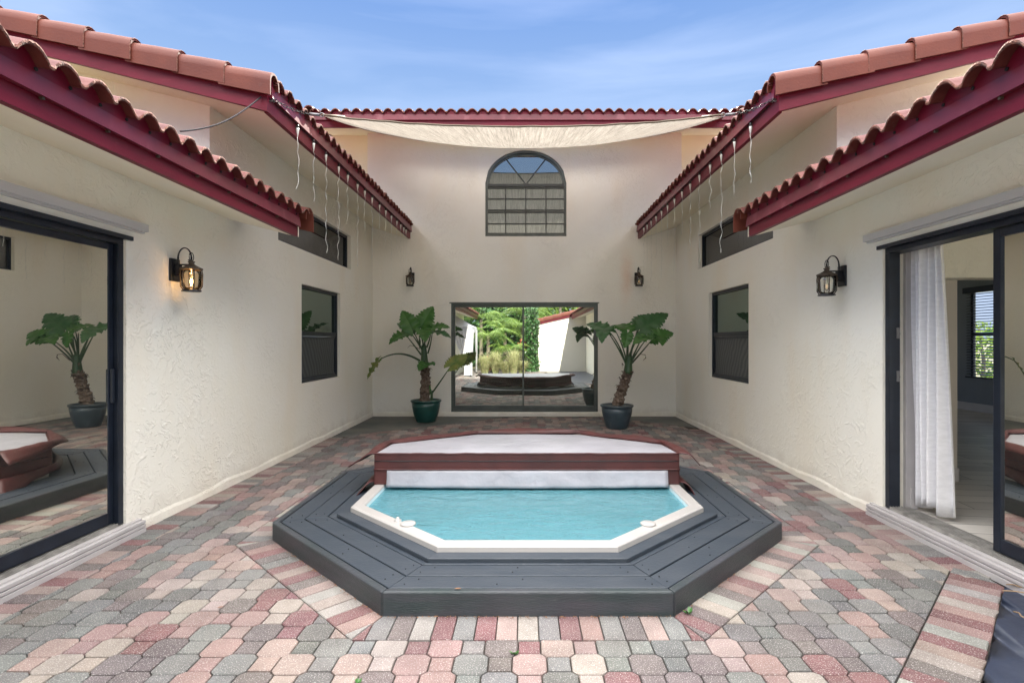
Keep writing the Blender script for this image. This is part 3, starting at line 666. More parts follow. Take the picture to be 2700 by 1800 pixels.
# back roof
ZBK = HC+3.77
tfb = lambda p: (p[0], 9.50+p[1], p[2])
rf = tile_roof('roof', tfb, -3.78, 3.80, 5.0, PITCH, ZBK+0.255, 'back roof seen edge-on above the arched window wall')
eave(tfb, -3.76, 3.77, ZBK, rf, ZBK+0.255, hr=0.010)
b = MB(); b.hexa([tfb(q) for q in ((-3.76,0.04,ZBK+0.004),(3.77,0.04,ZBK+0.004),(3.77,1.1,ZBK+0.27),(-3.76,1.1,ZBK+0.27),(-3.76,0.04,ZBK+0.03),(3.77,0.04,ZBK+0.03),(3.77,1.1,ZBK+0.30),(-3.76,1.1,ZBK+0.30))])
b.build('soffit', M['soffit'], rf)
for s in (-1,1):
    x0 = -3.80 if s < 0 else 3.80
    cap_tiles(rf, (x0, 9.42, ZBK+0.31), (0,1,0.25), 12, 0.40, (s,0,0), r0=20+s)
    b = MB(); xa, xb = (x0, x0+s*0.03)
    b.hexa([(xa,9.5,ZBK),(xb,9.5,ZBK),(xb,14.5,ZBK+1.25),(xa,14.5,ZBK+1.25),(xa,9.5,ZBK+0.2),(xb,9.5,ZBK+0.2),(xb,14.5,ZBK+1.45),(xa,14.5,ZBK+1.45)]); b.build('rake_board', M['red'], rf)

# ---- windows and doors (thing > window > frame/pane)
def ring_frame(b, tf, u0, u1, v0, v1, t, d0, d1, tb=None):
    tb = tb or t
    b.box((u0,v0,d0),(u0+t,v1,d1),tf); b.box((u1-t,v0,d0),(u1,v1,d1),tf)
    b.box((u0+t,v0,d0),(u1-t,v0+tb,d1),tf); b.box((u0+t,v1-t,d0),(u1-t,v1,d1),tf)
def pane(name, tf, u0, u1, v0, v1, d, mat, parent):
    b = MB(); b.box((u0,v0,d),(u1,v1,d+0.006),tf); return b.build(name, mat, parent)
def side_window(tf, W, label, flip=False):
    u0,u1,v0,v1 = W; vm = 1.52
    b = MB(); ring_frame(b, tf, u0, u1, v0, v1, 0.04, 0.045, 0.13)
    f = tag(b.build('window', M['frame'], house, bevel=0.003), label)
    pane('upper_pane', tf, u0+0.04, u1-0.04, vm, v1-0.04, 0.085, M['glass_win'], f)
    b = MB(); b.box((u0+0.04,vm-0.035,0.055),(u1-0.04,vm+0.03,0.115),tf); b.build('meeting_rail', M['frame'], f, bevel=0.003)
    b = MB(); ring_frame(b, tf, u0+0.042, u1-0.042, v0+0.042, vm-0.037, 0.028, 0.060, 0.080); b.build('screen_frame', M['frame'], f, bevel=0.002)
    pane('insect_screen', tf, u0+0.07, u1-0.07, v0+0.07, vm-0.065, 0.072, M['screen'], f)
side_window(mapL, WINL, 'dark framed sash window in the left wall reflecting big leaves')
side_window(mapR, WINR, 'dark framed sash window in the right wall with painted moire rings on its insect screen')
for tf, W, lab in ((mapL,CLL,'long high window of the left wing behind hanging lights'),(mapR,CLR,'long high window of the right wing behind hanging lights')):
    u0,u1,v0,v1 = W; b = MB(); ring_frame(b, tf, u0, u1, v0, v1, 0.035, 0.06, 0.12)
    f = tag(b.build('window', M['frame'], house), lab); pane('pane', tf, u0+0.035, u1-0.035, v0+0.035, v1-0.035, 0.09, M['glass_dark'], f)
# arched window
b = MB(); cxa = (AX0+AX1)/2; hw = (AX1-AX0)/2
def arch_pts(r): return [(cxa+(hw-r)*math.cos(math.pi*k/32), AZS+(AZT-AZS-r)*math.sin(math.pi*k/32)) for k in range(33)]
def arch_outline(r): return [(AX1-r, AZ0+r)]+arch_pts(r)+[(AX0+r, AZ0+r)]
for r0, r1, d0, d1 in ((0.0,0.045,0.03,0.12),(0.055,0.075,0.05,0.10)):
    A, B = arch_outline(r0), arch_outline(r1)
    if r0 > 0: A, B = [(AX1-r0,AZS)]+arch_pts(r0)+[(AX0+r0,AZS)], [(AX1-r1,AZS)]+arch_pts(r1)+[(AX0+r1,AZS)]
    rings = [[mapB((p[0],p[1],d)) for p in L] for L, d in ((A,d1),(A,d0),(B,d0),(B,d1))]
    b.grid(rings, smooth=False)
b.box((AX0,AZ0,0.025),(AX1,AZ0+0.05,0.12),mapB)
f = tag(b.build('window', M['frame_grey'], house, recalc=True), 'arched grey window with two spokes over a grid of small panes')
pane_z = 0.075
b = MB(); L = arch_outline(0.03)
b.face([mapB((p[0],p[1],pane_z)) for p in L]); b.build('pane', M['glass_arch'], f, recalc=False)
b = MB(); zz = lambda y: 1.42+(783-(250+y/3.485)/1.148)*10.15/1235
uu = lambda x: ((1200+x/3.485)/1.148-1206)*10.15/1235
def bar(u0,v0,u1,v1,t,d0=0.045,d1=0.072):
    dx,dy = u1-u0, v1-v0; l = math.hypot(dx,dy); nx,ny = -dy/l*t/2, dx/l*t/2
    b.hexa([mapB(q) for q in ((u0-nx,v0-ny,d0),(u1-nx,v1-ny,d0),(u1-nx,v1-ny,d1),(u0-nx,v0-ny,d1),(u0+nx,v0+ny,d0),(u1+nx,v1+ny,d0),(u1+nx,v1+ny,d1),(u0+nx,v0+ny,d1))])
bar(AX0+0.046,4.385,AX1-0.046,4.385,0.05,0.035,0.073)
for v, t in ((4.335,0.016),(4.13,0.017),(3.915,0.02),(3.875,0.024),(3.655,0.017),(3.47,0.016)): bar(AX0+0.046,v,AX1-0.046,v,t,0.048,0.0731)
for q in (0.25,0.5,0.75): bar(AX0+(AX1-AX0)*q,3.475,AX0+(AX1-AX0)*q,4.36,0.020,0.050,0.0732)
bar(cxa,4.41,cxa-0.385,4.41+0.49,0.018,0.052,0.0733); bar(cxa+0.004,4.41,cxa+0.385,4.41+0.49,0.018,0.054,0.0734)
b.build('glazing_bars', M['bar_grey'], f)
# back sliding door
u0,u1,v0,v1 = BSL
b = MB(); ring_frame(b, mapB, u0, u1, v0, v1, 0.04, 0.02, 0.14, tb=0.03); b.box((u0-0.03,v1-0.002,-0.012),(u1+0.02,v1+0.02,0.06),mapB)
f = tag(b.build('sliding_door', M['frame_grey'], house, bevel=0.003), 'two-panel sliding glass door in the back wall mirroring the garden')
um = -0.02
b = MB(); ring_frame(b, mapB, u0+0.041, um+0.03, v0+0.031, v1-0.041, 0.030, 0.075, 0.11, tb=0.085); b.build('door_panel', M['frame_grey'], f, bevel=0.002)
b = MB(); ring_frame(b, mapB, um-0.03, u1-0.041, v0+0.031, v1-0.041, 0.030, 0.038, 0.073, tb=0.085); b.build('door_panel', M['frame_grey'], f, bevel=0.002)
pane('pane', mapB, u0+0.055, um+0.01, v0+0.11, v1-0.055, 0.092, M['glass_back'], f)
pane('pane', mapB, um-0.01, u1-0.055, v0+0.11, v1-0.055, 0.055, M['glass_back'], f)
b = MB(); b.box((u0-0.05,-0.01,-0.035),(u1+0.05,0.072,0.02),mapB); b.build('sill', M['stucco'], house, bevel=0.012)

def big_slider(tf, u0, u1, label, s):
    b = MB(); v1 = 2.165
    b.box((u0,0.10,0.02),(u0+0.05,v1-0.05,0.15),tf); b.box((u1-0.05,0.10,0.02),(u1,v1-0.05,0.105),tf)
    b.box((u0,v1-0.05,0.02),(u1,v1,0.15),tf); b.box((u0-0.02,v1-0.012,-0.022),(u1+0.045,v1+0.018,0.02),tf)
    f = tag(b.build('sliding_door', M['frame'], house, bevel=0.002), label)
    b = MB()
    for d in (0.022,0.045,0.068,0.09,0.112,0.135,0.158): b.box((u0+0.05,0.10,d),(u1-0.05,0.116,d+0.005),tf)
    b.box((u0+0.05,0.085,0.015),(u1-0.05,0.102,0.20),tf); b.build('track', M['alu'], f)
    return f
fl = big_slider(mapL, 0.9, 3.90, 'closed black framed sliding door in the left wall mirroring a potted plant', -1)
b = MB(); ring_frame(b, mapL, 2.35, 3.848, 0.12, 2.112, 0.045, 0.055, 0.09, tb=0.085); b.build('door_panel', M['frame'], fl, bevel=0.004)
b = MB(); wf = lambda y: 0.071-(y-3.10)*math.tan(R(0.9))      # the panel hangs very slightly askew in its track
b.hexa([mapL(q) for q in ((2.39,0.19,wf(2.39)),(3.81,0.19,wf(3.81)),(3.81,0.19,wf(3.81)+0.006),(2.39,0.19,wf(2.39)+0.006),(2.39,2.075,wf(2.39)),(3.81,2.075,wf(3.81)),(3.81,2.075,wf(3.81)+0.006),(2.39,2.075,wf(2.39)+0.006))]); b.build('pane', M['glass_door'], fl)
b = MB(); ring_frame(b, mapL, 0.952, 2.42, 0.12, 2.112, 0.045, 0.10, 0.135, tb=0.085); b.build('door_panel', M['frame'], fl, bevel=0.004)
pane('pane', mapL, 0.99, 2.38, 0.19, 2.075, 0.115, M['glass_door'], fl)
b = MB(); b.box((3.815,0.98,0.035),(3.838,1.22,0.056),mapL); b.build('door_handle', M['frame'], fl, bevel=0.004)
fr = big_slider(mapR, 1.0, 4.30, 'open black framed sliding door in the right wall showing a curtained room', 1)
b = MB(); ring_frame(b, mapR, 1.75, 3.35, 0.12, 2.112, 0.052, 0.055, 0.09, tb=0.085); b.build('door_panel', M['frame'], fr, bevel=0.004)
pane('pane', mapR, 1.79, 3.31, 0.19, 2.075, 0.07, M['glass_door'], fr)
b = MB()
for z in (1.44, 1.10): b.box((4.244,z,0.075),(4.251,z+0.085,0.10),mapR); b.box((4.236,z+0.03,0.08),(4.246,z+0.045,0.096),mapR)
b.build('lock_strike', M['steel'], fr)
# white moulded threshold boards and shutter housings
for tf, u0, u1 in ((mapL,0.8,4.02),(mapR,0.9,4.42)):
    b = MB()
    for k,(z0,z1,d) in enumerate(((-0.01,0.030,0.062),(0.030,0.036,0.052),(0.036,0.056,0.060),(0.056,0.062,0.050),(0.062,0.085,0.058))): b.box((u0,z0,-d),(u1,z1,0.012),tf)
    b.box((u0,0.085,-0.03),(u1,0.098,0.012),tf)
    b.build('threshold', M['white_trim'], house, bevel=0.004)
for tf, u0, u1 in ((mapL,0.5,4.05),(mapR,0.6,4.46)):
    b = MB(); b.box((u0,2.238,-0.058),(u1,2.292,0.004),tf); b.box((u0+0.003,2.226,-0.030),(u1-0.003,2.2385,0.004),tf)
    b.build('shutter_housing', M['white_metal'], house)

# ---- the room behind the open door
M['room_wall'] = pm('warm_grey_room_paint', (0.50,0.47,0.43), 0.7, var=0.04, vscale=2)
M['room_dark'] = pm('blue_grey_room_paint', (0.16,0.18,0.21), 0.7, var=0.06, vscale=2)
def plank_mat():
    m = bpy.data.materials.new('pale_plank_floor'); m.use_nodes = True; t = m.node_tree; b = t.nodes['Principled BSDF']; b.inputs['Roughness'].default_value = 0.45
    co = N(t,'ShaderNodeTexCoord'); br = N(t,'ShaderNodeTexBrick'); br.inputs['Scale'].default_value = 1; br.inputs['Brick Width'].default_value = 1.2; br.inputs['Row Height'].default_value = 0.2; br.inputs['Mortar Size'].default_value = 0.004
    mp = N(t,'ShaderNodeMapping'); mp.inputs['Rotation'].default_value = (0,0,R(8)); t.links.new(co.outputs['Object'], mp.inputs[0]); t.links.new(mp.outputs[0], br.inputs['Vector'])
    br.inputs['Color1'].default_value = (0.66,0.63,0.58,1); br.inputs['Color2'].default_value = (0.50,0.47,0.43,1); br.inputs['Mortar'].default_value = (0.14,0.13,0.12,1)
    n = N(t,'ShaderNodeTexNoise'); n.inputs['Scale'].default_value = 4; n.inputs['Detail'].default_value = 8; mp2 = N(t,'ShaderNodeMapping'); mp2.inputs['Scale'].default_value = (1,14,1); t.links.new(mp.outputs[0], mp2.inputs[0]); t.links.new(mp2.outputs[0], n.inputs['Vector'])
    r = N(t,'ShaderNodeMapRange'); r.inputs[3].default_value = 0.75; r.inputs[4].default_value = 1.2; t.links.new(n.outputs[0], r.inputs[0])
    mx = N(t,'ShaderNodeVectorMath', operation='SCALE'); t.links.new(br.outputs[0], mx.inputs[0]); t.links.new(r.outputs[0], mx.inputs['Scale']); t.links.new(mx.outputs[0], b.inputs['Base Color']); return m
M['plank'] = plank_mat()
room = thing('living_room', (4.0, 3.0, 0.0), 'grey living room with pale plank floor seen through the open sliding door', 'room')
b = MB(); b.box((XR+0.165,-1.0,-0.04),(9.2,14.0,0.088)); b.build('floor', M['plank'], room)
b = MB(); b.box((XR+0.2,-1.0,2.45),(9.2,5.1,2.55)); b.build('ceiling', M['room_wall'], room)
b = MB(); b.box((XR+0.2,5.2,2.9),(9.2,14.0,3.0)); b.build('ceiling', M['room_wall'], room)
b = MB(); b.box((XR+0.2,5.1,0.088),(4.10,5.2,2.45)); b.box((4.10,5.1,2.23),(9.2,5.2,3.0)); b.build('wall', M['room_wall'], room)
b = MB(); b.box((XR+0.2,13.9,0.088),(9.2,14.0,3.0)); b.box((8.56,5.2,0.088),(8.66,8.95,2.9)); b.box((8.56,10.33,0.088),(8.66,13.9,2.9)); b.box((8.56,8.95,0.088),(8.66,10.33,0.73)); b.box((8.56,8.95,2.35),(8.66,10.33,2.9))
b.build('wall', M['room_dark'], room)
b = MB(); b.box((8.56,-1.0,0.088),(8.66,5.1,2.45)); b.build('wall', M['room_wall'], room)
b = MB(); b.box((8.54,5.2,0.088),(8.56,13.9,0.24)); b.box((XR+0.2,5.085,0.088),(4.115,5.1,0.22)); b.box((4.10,5.085,0.088),(4.115,5.2,0.22)); b.build('baseboard', M['white_trim'], room, bevel=0.004)
b = MB(); b.box((XR+0.165,4.27,0.088),(XR+0.24,4.40,2.2)); b.box((XR+0.2,4.265,0.088),(XR+0.26,4.42,0.26)); b.build('door_jamb', M['white_trim'], room, bevel=0.004)
b = MB(); b.box((8.57,8.95,1.52),(8.60,10.33,1.57)); b.box((8.57,9.62,0.73),(8.60,9.65,2.35)); b.box((8.57,8.95,0.73),(8.60,9.0,2.35)); b.box((8.57,10.28,0.73),(8.60,10.33,2.35)); b.build('window_frame', M['frame'], room)
bl = MB(); bl.box((8.46,8.90,2.33),(8.555,10.40,2.44)); 
for k in range(30):
    z = 2.30-k*0.052; bl.hexa([(8.49,8.95,z-0.008),(8.535,8.95,z+0.008),(8.535,10.36,z+0.008),(8.49,10.36,z-0.008),(8.49,8.95,z-0.004),(8.535,8.95,z+0.012),(8.535,10.36,z+0.012),(8.49,10.36,z-0.004)])
bl.box((8.48,8.95,0.72),(8.545,10.36,0.75))
tag(bl.build('window_blind', M['frame']), 'dark slatted blind on the far window of the grey room', 'blind')
# linen curtain
b = MB(); rows = []
for i in range(30):
    z = 2.155-i/29*2.0; r = []; fl_ = i/29
    for j in range(90):
        t_ = j/89; y = 3.99+0.33*t_*(0.92+0.14*fl_); x = XR+0.215+0.05*math.sin(t_*34+1.2*math.sin(t_*5)+0.5*fl_)*(0.55+0.5*fl_)+0.02*math.sin(t_*9+fl_*2) + 0.02*fl_
        zz_ = z-(0.035*math.sin(t_*11+1)*(1 if i == 29 else 0))
        r.append((x, y-0.05*fl_*(1-t_), zz_))
    rows.append(r)
b.grid(rows)
M['linen'] = pm('white_linen', (0.90,0.90,0.92), 0.85, vscale=18, var=0.05, bump=0.3, bscale=150, stretch=(1,1,3), bdist=0.002, transl=0.15)
tag(b.build('curtain', M['linen'], recalc=False, solid=0.002), 'white linen curtain gathered just inside the open sliding door', 'curtain')

# ------------------------------------------------------------------ hot tub, deck surround, cover
CYT = 4.555
def octa(a, cy=CY): k = 1/math.cos(R(22.5)); return [(CX+a*k*math.cos(R(22.5+45*i)), cy+a*k*math.sin(R(22.5+45*i))) for i in range(8)]
deck = thing('deck_surround', (CX,CY,0), 'dark slate painted octagonal timber deck framing the hot tub', 'deck')
def ring_boards(b, a_out, a_in, z0, z1, gap=0.003, sides=range(8), cy=CY):
    O, I = octa(a_out, cy), octa(a_in, cy)
    for k in sides:
        p = [O[k], O[(k+1)%8], I[(k+1)%8], I[k]]
        n = (math.cos(R(45*(k+1))), math.sin(R(45*(k+1)))); t_ = (-n[1], n[0])
        q = [(p[0][0]+t_[0]*gap, p[0][1]+t_[1]*gap),(p[1][0]-t_[0]*gap, p[1][1]-t_[1]*gap),(p[2][0]-t_[0]*gap, p[2][1]-t_[1]*gap),(p[3][0]+t_[0]*gap, p[3][1]+t_[1]*gap)]
        dz = random.uniform(-0.0015,0.0015)
        b.hexa([(*q[0],z0),(*q[1],z0),(*q[2],z0),(*q[3],z0),(*q[0],z1+dz),(*q[1],z1+dz),(*q[2],z1+dz),(*q[3],z1+dz)])
ZD = 0.126
b = MB(); ring_boards(b, A_DECK, 1.778, -0.03, ZD+0.001, gap=0.0006); b.build('rim_board', M['deck_side'], deck, bevel=0.009)
b = MB(); ring_boards(b, 1.769, 1.630, 0.09, ZD-0.004, gap=0.0014); ring_boards(b, 1.621, 1.481, 0.09, ZD-0.003, gap=0.0014); ring_boards(b, 1.472, 1.27, 0.09, ZD-0.004, gap=0.0014)
b.build('deck_boards', M['deck'], deck, bevel=0.004)
b = MB(); ring_boards(b, 1.408, 1.300, ZD-0.005, ZD+0.022, gap=0.0, sides=(4,5,6), cy=CYT); b.build('step_trim', M['deck'], deck, bevel=0.004)
b = MB(); ring_boards(b, 1.77, 1.36, 0.0, 0.088, gap=0.0); b.build('deck_frame', M['black'], deck)
rnd = random.Random(4); sm = None          # screw heads
for k in range(8):
    n = (math.cos(R(45*(k+1))), math.sin(R(45*(k+1)))); t_ = (-n[1], n[0])
    for a_ in (1.73, 1.67, 1.58, 1.52):
        hl = a_*math.tan(R(22.5))
        for u in (-hl+0.07, rnd.uniform(-0.2,0.2), hl-0.07):
            u += rnd.uniform(-0.03,0.03); c = (CX+n[0]*a_+t_[0]*u, CY+n[1]*a_+t_[1]*u)
            if sm is None:
                b = MB(); b.prism([(CX+0.0036*math.cos(j*1.047), CY+0.0036*math.sin(j*1.047)) for j in range(6)], ZD-0.003, ZD+0.0006); so_ = b.build('screw', M['black'], deck); sm = so_.data
            else: so_ = bpy.data.objects.new('screw', sm); COL.objects.link(so_); so_.parent = deck
            so_.location = (c[0]-CX, c[1]-CY, 0)
tub = thing('hot_tub', (CX,CY,0), 'white octagonal sunken hot tub of turquoise water half covered by its lid', 'hot tub')
AT = 1.317; zt = 0.190
b = MB()
def oring(a, z): return [(x,y,z) for x,y in octa(a, CYT)]
b.grid([oring(AT-0.004,0.10), oring(AT,0.15), oring(AT-0.001,zt-0.010), oring(AT-0.012,zt-0.001), oring(AT-0.085,zt+0.001), oring(AT-0.093,zt-0.004), oring(AT-0.098,zt-0.015)], smooth=False, close=True)
b.build('rim', M['acrylic'], tub, bevel=0.003)
b = MB(); b.grid([oring(AT-0.098,zt-0.015), oring(AT-0.125,-0.18), oring(AT-0.14,-0.25), oring(0.80,-0.26), oring(0.74,-0.70), oring(0.05,-0.72)], smooth=False, close=True); b.face([(x,y,-0.72) for x,y in octa(0.05, CYT)])
b.build('basin', M['tub_in'], tub, recalc=False)
b = MB(); rows = []
wz = zt-0.040
pts = octa(AT-0.100, CYT); b.face([(x,y,wz) for x,y in pts]); b.build('water', M['water'], tub, recalc=False)
for (x, y, r) in ((-1.01,3.665,0.017),): pass
def disc_cap(x, y, r, h, name):
    b = MB(); b.lathe([(r,0),(r,h*0.6),(r*0.86,h),(0.001,h*1.1)], (x,y,zt+0.001), 24); return b.build(name, M['acrylic'], tub)
disc_cap(-0.785, 3.608, 0.052, 0.014, 'diverter_cap'); disc_cap(0.825, 3.608, 0.052, 0.014, 'diverter_cap')
b = MB(); b.lathe([(0.026,0),(0.026,0.004),(0.012,0.007),(0.012,0.02),(0.006,0.024),(0.001,0.024)], (-0.873,3.685,zt+0.001), 18); b.build('air_valve', M['acrylic'], tub)

cover = thing('spa_cover', (CX,CY+0.6,zt), 'brown-red vinyl spa cover folded double on the back half of the hot tub', 'cover')
def halfoct(a, y0):
    P = octa(a); L = sorted([p for p in P if p[1] > CY+0.1], key=lambda p: math.atan2(p[1]-CY, p[0]-CX)); a_ = a
    return [(CX+a_, y0)]+L+[(CX-a_, y0)]
def slab_part(name, a, y0, zf, zb0, tf_, tb_, mat):
    """foam half: bottom zf..zb0 and top tf_..tb_ (front..back)"""
    poly = halfoct(a, y0); yb = CY+a; b = MB(); n_ = len(poly)
    f = lambda y, v0, v1: v0+(v1-v0)*(y-y0)/(yb-y0)
    lo = [(x,y,f(y,zf,zb0)) for x,y in poly]; hi = [(x,y,f(y,tf_,tb_)) for x,y in poly]
    b.grid([lo, hi], smooth=False, close=True); b.face(hi); b.face(lo[::-1]); return b, poly, hi, lo
b, poly, hi, lo = slab_part('a', 1.312, CY+0.008, zt+0.004, zt+0.004, zt+0.132, zt+0.10, None); b.build('lower_panel', M['vinyl'], cover, bevel=0.012)
b, poly, hi, lo = slab_part('b', 1.310, CY+0.002, zt+0.136, zt+0.104, zt+0.268, zt+0.205, None); b.build('upper_panel', M['vinyl'], cover, bevel=0.014)
# seam cord along the fold
b = MB(); b.tube([(CX-1.30+2.6*k/40, CY-0.001+0.002*noi(k*.5,1), zt+0.205+0.003*noi(k*0.4,3)) for k in range(41)], 0.0035, 6); b.build('seam', M['cord_black'], cover)
b = MB(); b.tube([(CX-1.30+2.6*k/60, CY+0.004, zt+0.266+0.004*noi(k*.3,6)) for k in range(61)], [0.008+0.002*noi(k*.8,2) for k in range(61)], 6); b.build('top_piping', M['vinyl'], cover)
b = MB(); b.tube([(CX-1.31+2.62*k/60, CY-0.006+0.004*noi(k*.9,1), zt+0.134+0.005*noi(k*0.5,3)) for k in range(61)], [0.006+0.003*noi(k*1.1,8) for k in range(61)], 6); b.build('hinge_flap', M['vinyl'], cover)
# white underside now on top, slightly sagging
rows = []; P = halfoct(1.285, CY+0.012); b = MB(); yb = CY+1.285
def half_w(y): 
    d = y-CY; k = 1.285*math.tan(R(22.5)); return 1.285 if d < k else 1.285-(d-k)
for i in range(25):
    y = CY+0.014+1.268*i/24; h_ = half_w(y); r = []
    for j in range(49):
        x = CX-h_+2*h_*j/48; z = zt+0.268+(0.205-0.268)*(y-CY)/1.31+0.003; z += 0.004*noi(x*3,y*3)+0.004
        if i == 24 or j in (0,48) or i == 0: z -= 0.004
        r.append((x,y,z))
    rows.append(r)
b.grid(rows); b.build('white_lining', M['vinyl_white'], cover, recalc=False)
# white skirt hanging down to the water at the fold
rows = []
b = MB()
for i in range(7):
    r = []
    for j in range(60):
        x = CX-1.195+2.40*j/59; e = i/6; r.append((x, CY-0.004-0.022*e+0.005*noi(x*5,e*2)*e, zt+0.126-0.138*e-(0.010*math.sin(math.pi*j/59)*e)+0.003*noi(x*7,2)*e))
    rows.append(r)
b.grid(rows); b.build('white_skirt', M['vinyl_white'], cover, recalc=False, solid=0.003)
# brown skirt flaps standing out round the back and curling at both ends
def flap(name, a, z0f, z0b, outs, drop, y_first, seed, tail=0.0, i0=0, i1=None, thick=0.006):
    pts = halfoct(a, CY+y_first); dense = []
    for k in range(len(pts)-1):
        m = 14
        for j in range(m): t_ = j/m; dense.append((pts[k][0]*(1-t_)+pts[k+1][0]*t_, pts[k][1]*(1-t_)+pts[k+1][1]*t_))
    dense.append(pts[-1]); n_ = len(dense); rows = []
    smo = list(dense)
    for _ in range(60): smo = [smo[0]]+[((smo[k-1][0]+2*smo[k][0]+smo[k+1][0])/4, (smo[k-1][1]+2*smo[k][1]+smo[k+1][1])/4) for k in range(1,n_-1)]+[smo[-1]]
    i1 = n_ if i1 is None else i1
    for q in range(i0, i1):
        x, y = dense[q]; f = q/(n_-1); dx, dy = x-CX, y-(CY+0.25); l = math.hypot(dx,dy); dx/=l; dy/=l
        e = abs(2*f-1)**6; r = []
        for s_ in range(9):
            g = s_/8; x = dense[q][0]*(1-g)+smo[q][0]*g; y = dense[q][1]*(1-g)+smo[q][1]*g+0.03*g*(1-e); o_ = outs*(0.8+0.35*noi(q*0.13,seed)+0.35*e); zz0 = z0f+(z0b-z0f)*(y-CY)/1.31
            o_ = o_*(1+0.12*math.sin(g*5+q*0.3)); r.append((x+dx*(o_*g)+ (math.copysign(0.3*tail*e*g,dx)), y+dy*o_*g - tail*1.1*e*g, zz0 + 0.045*math.sin(g*2.6)*(1-0.6*e)*(1+0.8*noi(q*0.12,seed+7)) - drop*g**(3-1.4*e)*(0.8+0.9*noi(q*0.17,seed+3)+1.3*e) + 0.006*noi(q*0.6,g*4,seed)))
        rows.append(r)
    b = MB(); b.grid(rows); return b.build(name, M['vinyl'], cover, recalc=False, solid=thick)
flap('upper_skirt', 1.30, zt+0.268, zt+0.215, 0.155, 0.055, 0.02, 3.3, tail=0.05)
flap('lower_skirt', 1.315, zt+0.020, zt+0.010, 0.10, 0.065, 0.02, 8.1, tail=0.08)

# ------------------------------------------------------------------ shade sail with its chains
sail = thing('shade_sail', (0.0,7.2,4.6), 'beige mesh shade sail stretched over the courtyard between the gable corners', 'shade sail')
FLc, FRc = Vector((-1.80,4.76,HC+2.00)), Vector((1.755,4.76,HC+2.00)); BLc, BRc = Vector((-3.60,9.62,HC+4.0)), Vector((3.56,9.62,HC+4.0))
def sail_pt(u, v):
    s = (2*u-1); k = (1-abs(s)**2.3)
    f = FLc.lerp(FRc, u) + Vector((0, 0.22*k, -0.015*k)); r_ = BLc.lerp(BRc, u)+Vector((0, -0.10*k, -0.56*k))
    p = f.lerp(r_, v); p.z -= 0.10*math.sin(math.pi*v)*k; inw = math.sin(math.pi*v)*0.28*s; p.x -= inw
    p.z += 0.008*noi(u*22, v*1.5); return p
b = MB(); rows = [[sail_pt(j/60, i/30) for j in range(61)] for i in range(31)]; b.grid(rows); b.build('fabric', M['sail'], sail, recalc=False)
def edge(pts, name):
    b = MB(); b.tube(pts, 0.011, 6, squash=0.7); b.build(name, M['hem'], sail)
edge([sail_pt(j/60,0) for j in range(61)], 'hem'); edge([sail_pt(j/60,1) for j in range(61)], 'hem'); edge([sail_pt(0,j/30) for j in range(31)], 'hem'); edge([sail_pt(1,j/30) for j in range(31)], 'hem')
def chain(p, q, name):
    p, q = Vector(p), Vector(q); d = q-p; L = d.length; d.normalize(); b = MB(); m = int(L/0.034); a_ = d.cross(Vector((0,0,1))).normalized(); c_ = a_.cross(d)
    for k in range(m):
        c0 = p+d*(L*(k+0.5)/m) + Vector((0,0,-0.02*math.sin(math.pi*(k+0.5)/m))); sd_ = a_ if k%2 else c_
        pts = [c0+d*(0.022*math.cos(2*math.pi*j/10))+sd_*(0.010*math.sin(2*math.pi*j/10)) for j in range(11)]; b.tube(pts, 0.0032, 5, caps=False)
    b.build(name, M['cord_black'], sail)
def hookeye(c, name='eye_bolt'):
    b = MB(); c = Vector(c); b.tube([c+Vector((0.02*math.cos(t_*0.628),0,0.02*math.sin(t_*0.628))) for t_ in range(11)], 0.006, 6, caps=False); b.tube([c, c+Vector((0,0.06,0.0))], 0.006, 6); b.build(name, M['steel'], sail)
for s, c0 in ((-1,FLc),(1,FRc)):
    a_ = Vector((XOFF+s*(XEU-0.03), 4.56, ZUP+0.12)); chain(a_, c0+Vector((s*0.10,-0.02,0.0)), 'chain'); hookeye(a_+Vector((s*0.02,0,0)))
    b = MB(); b.tube([c0+Vector((s*0.10,-0.02,0)), c0+Vector((s*0.02,0,0))], 0.013, 8); b.tube([c0+Vector((0.018*math.cos(t_*0.628)+s*0.0,0.0,0.018*math.sin(t_*0.628))) for t_ in range(11)], 0.004, 6, caps=False); b.build('turnbuckle', M['steel'], sail)
for s, c0 in ((-1,BLc),(1,BRc)): chain(c0, c0+Vector((s*0.15,-0.13,-0.02)), 'chain')

# ------------------------------------------------------------------ wires
def wire(pts, r, label, mat='cord_black'):
    b = MB(); b.tube(pts, r, 5); return tag(b.build('cable', M[mat]), label, 'cable')
P0 = Vector((-2.21,4.50,HC+2.04)); P1 = Vector((-2.47,3.85,HC+1.50))
wire([P0.lerp(P1,k/12)+Vector((0,0,-0.07*math.sin(math.pi*k/12))) for k in range(13)], 0.006, 'black cable sagging from the left gable corner down onto the lower tiles')
for s, lab in ((-1,'thin wire pinned across the set-back wall left of the shade sail'),(1,'thin wire pinned across the set-back wall right of the shade sail')):
    wire([(s*(3.05+0.09*k), YB+0.33, 4.62-0.012*k*k*0.5+0.02*noi(k,s)) for k in range(9)], 0.006, lab)

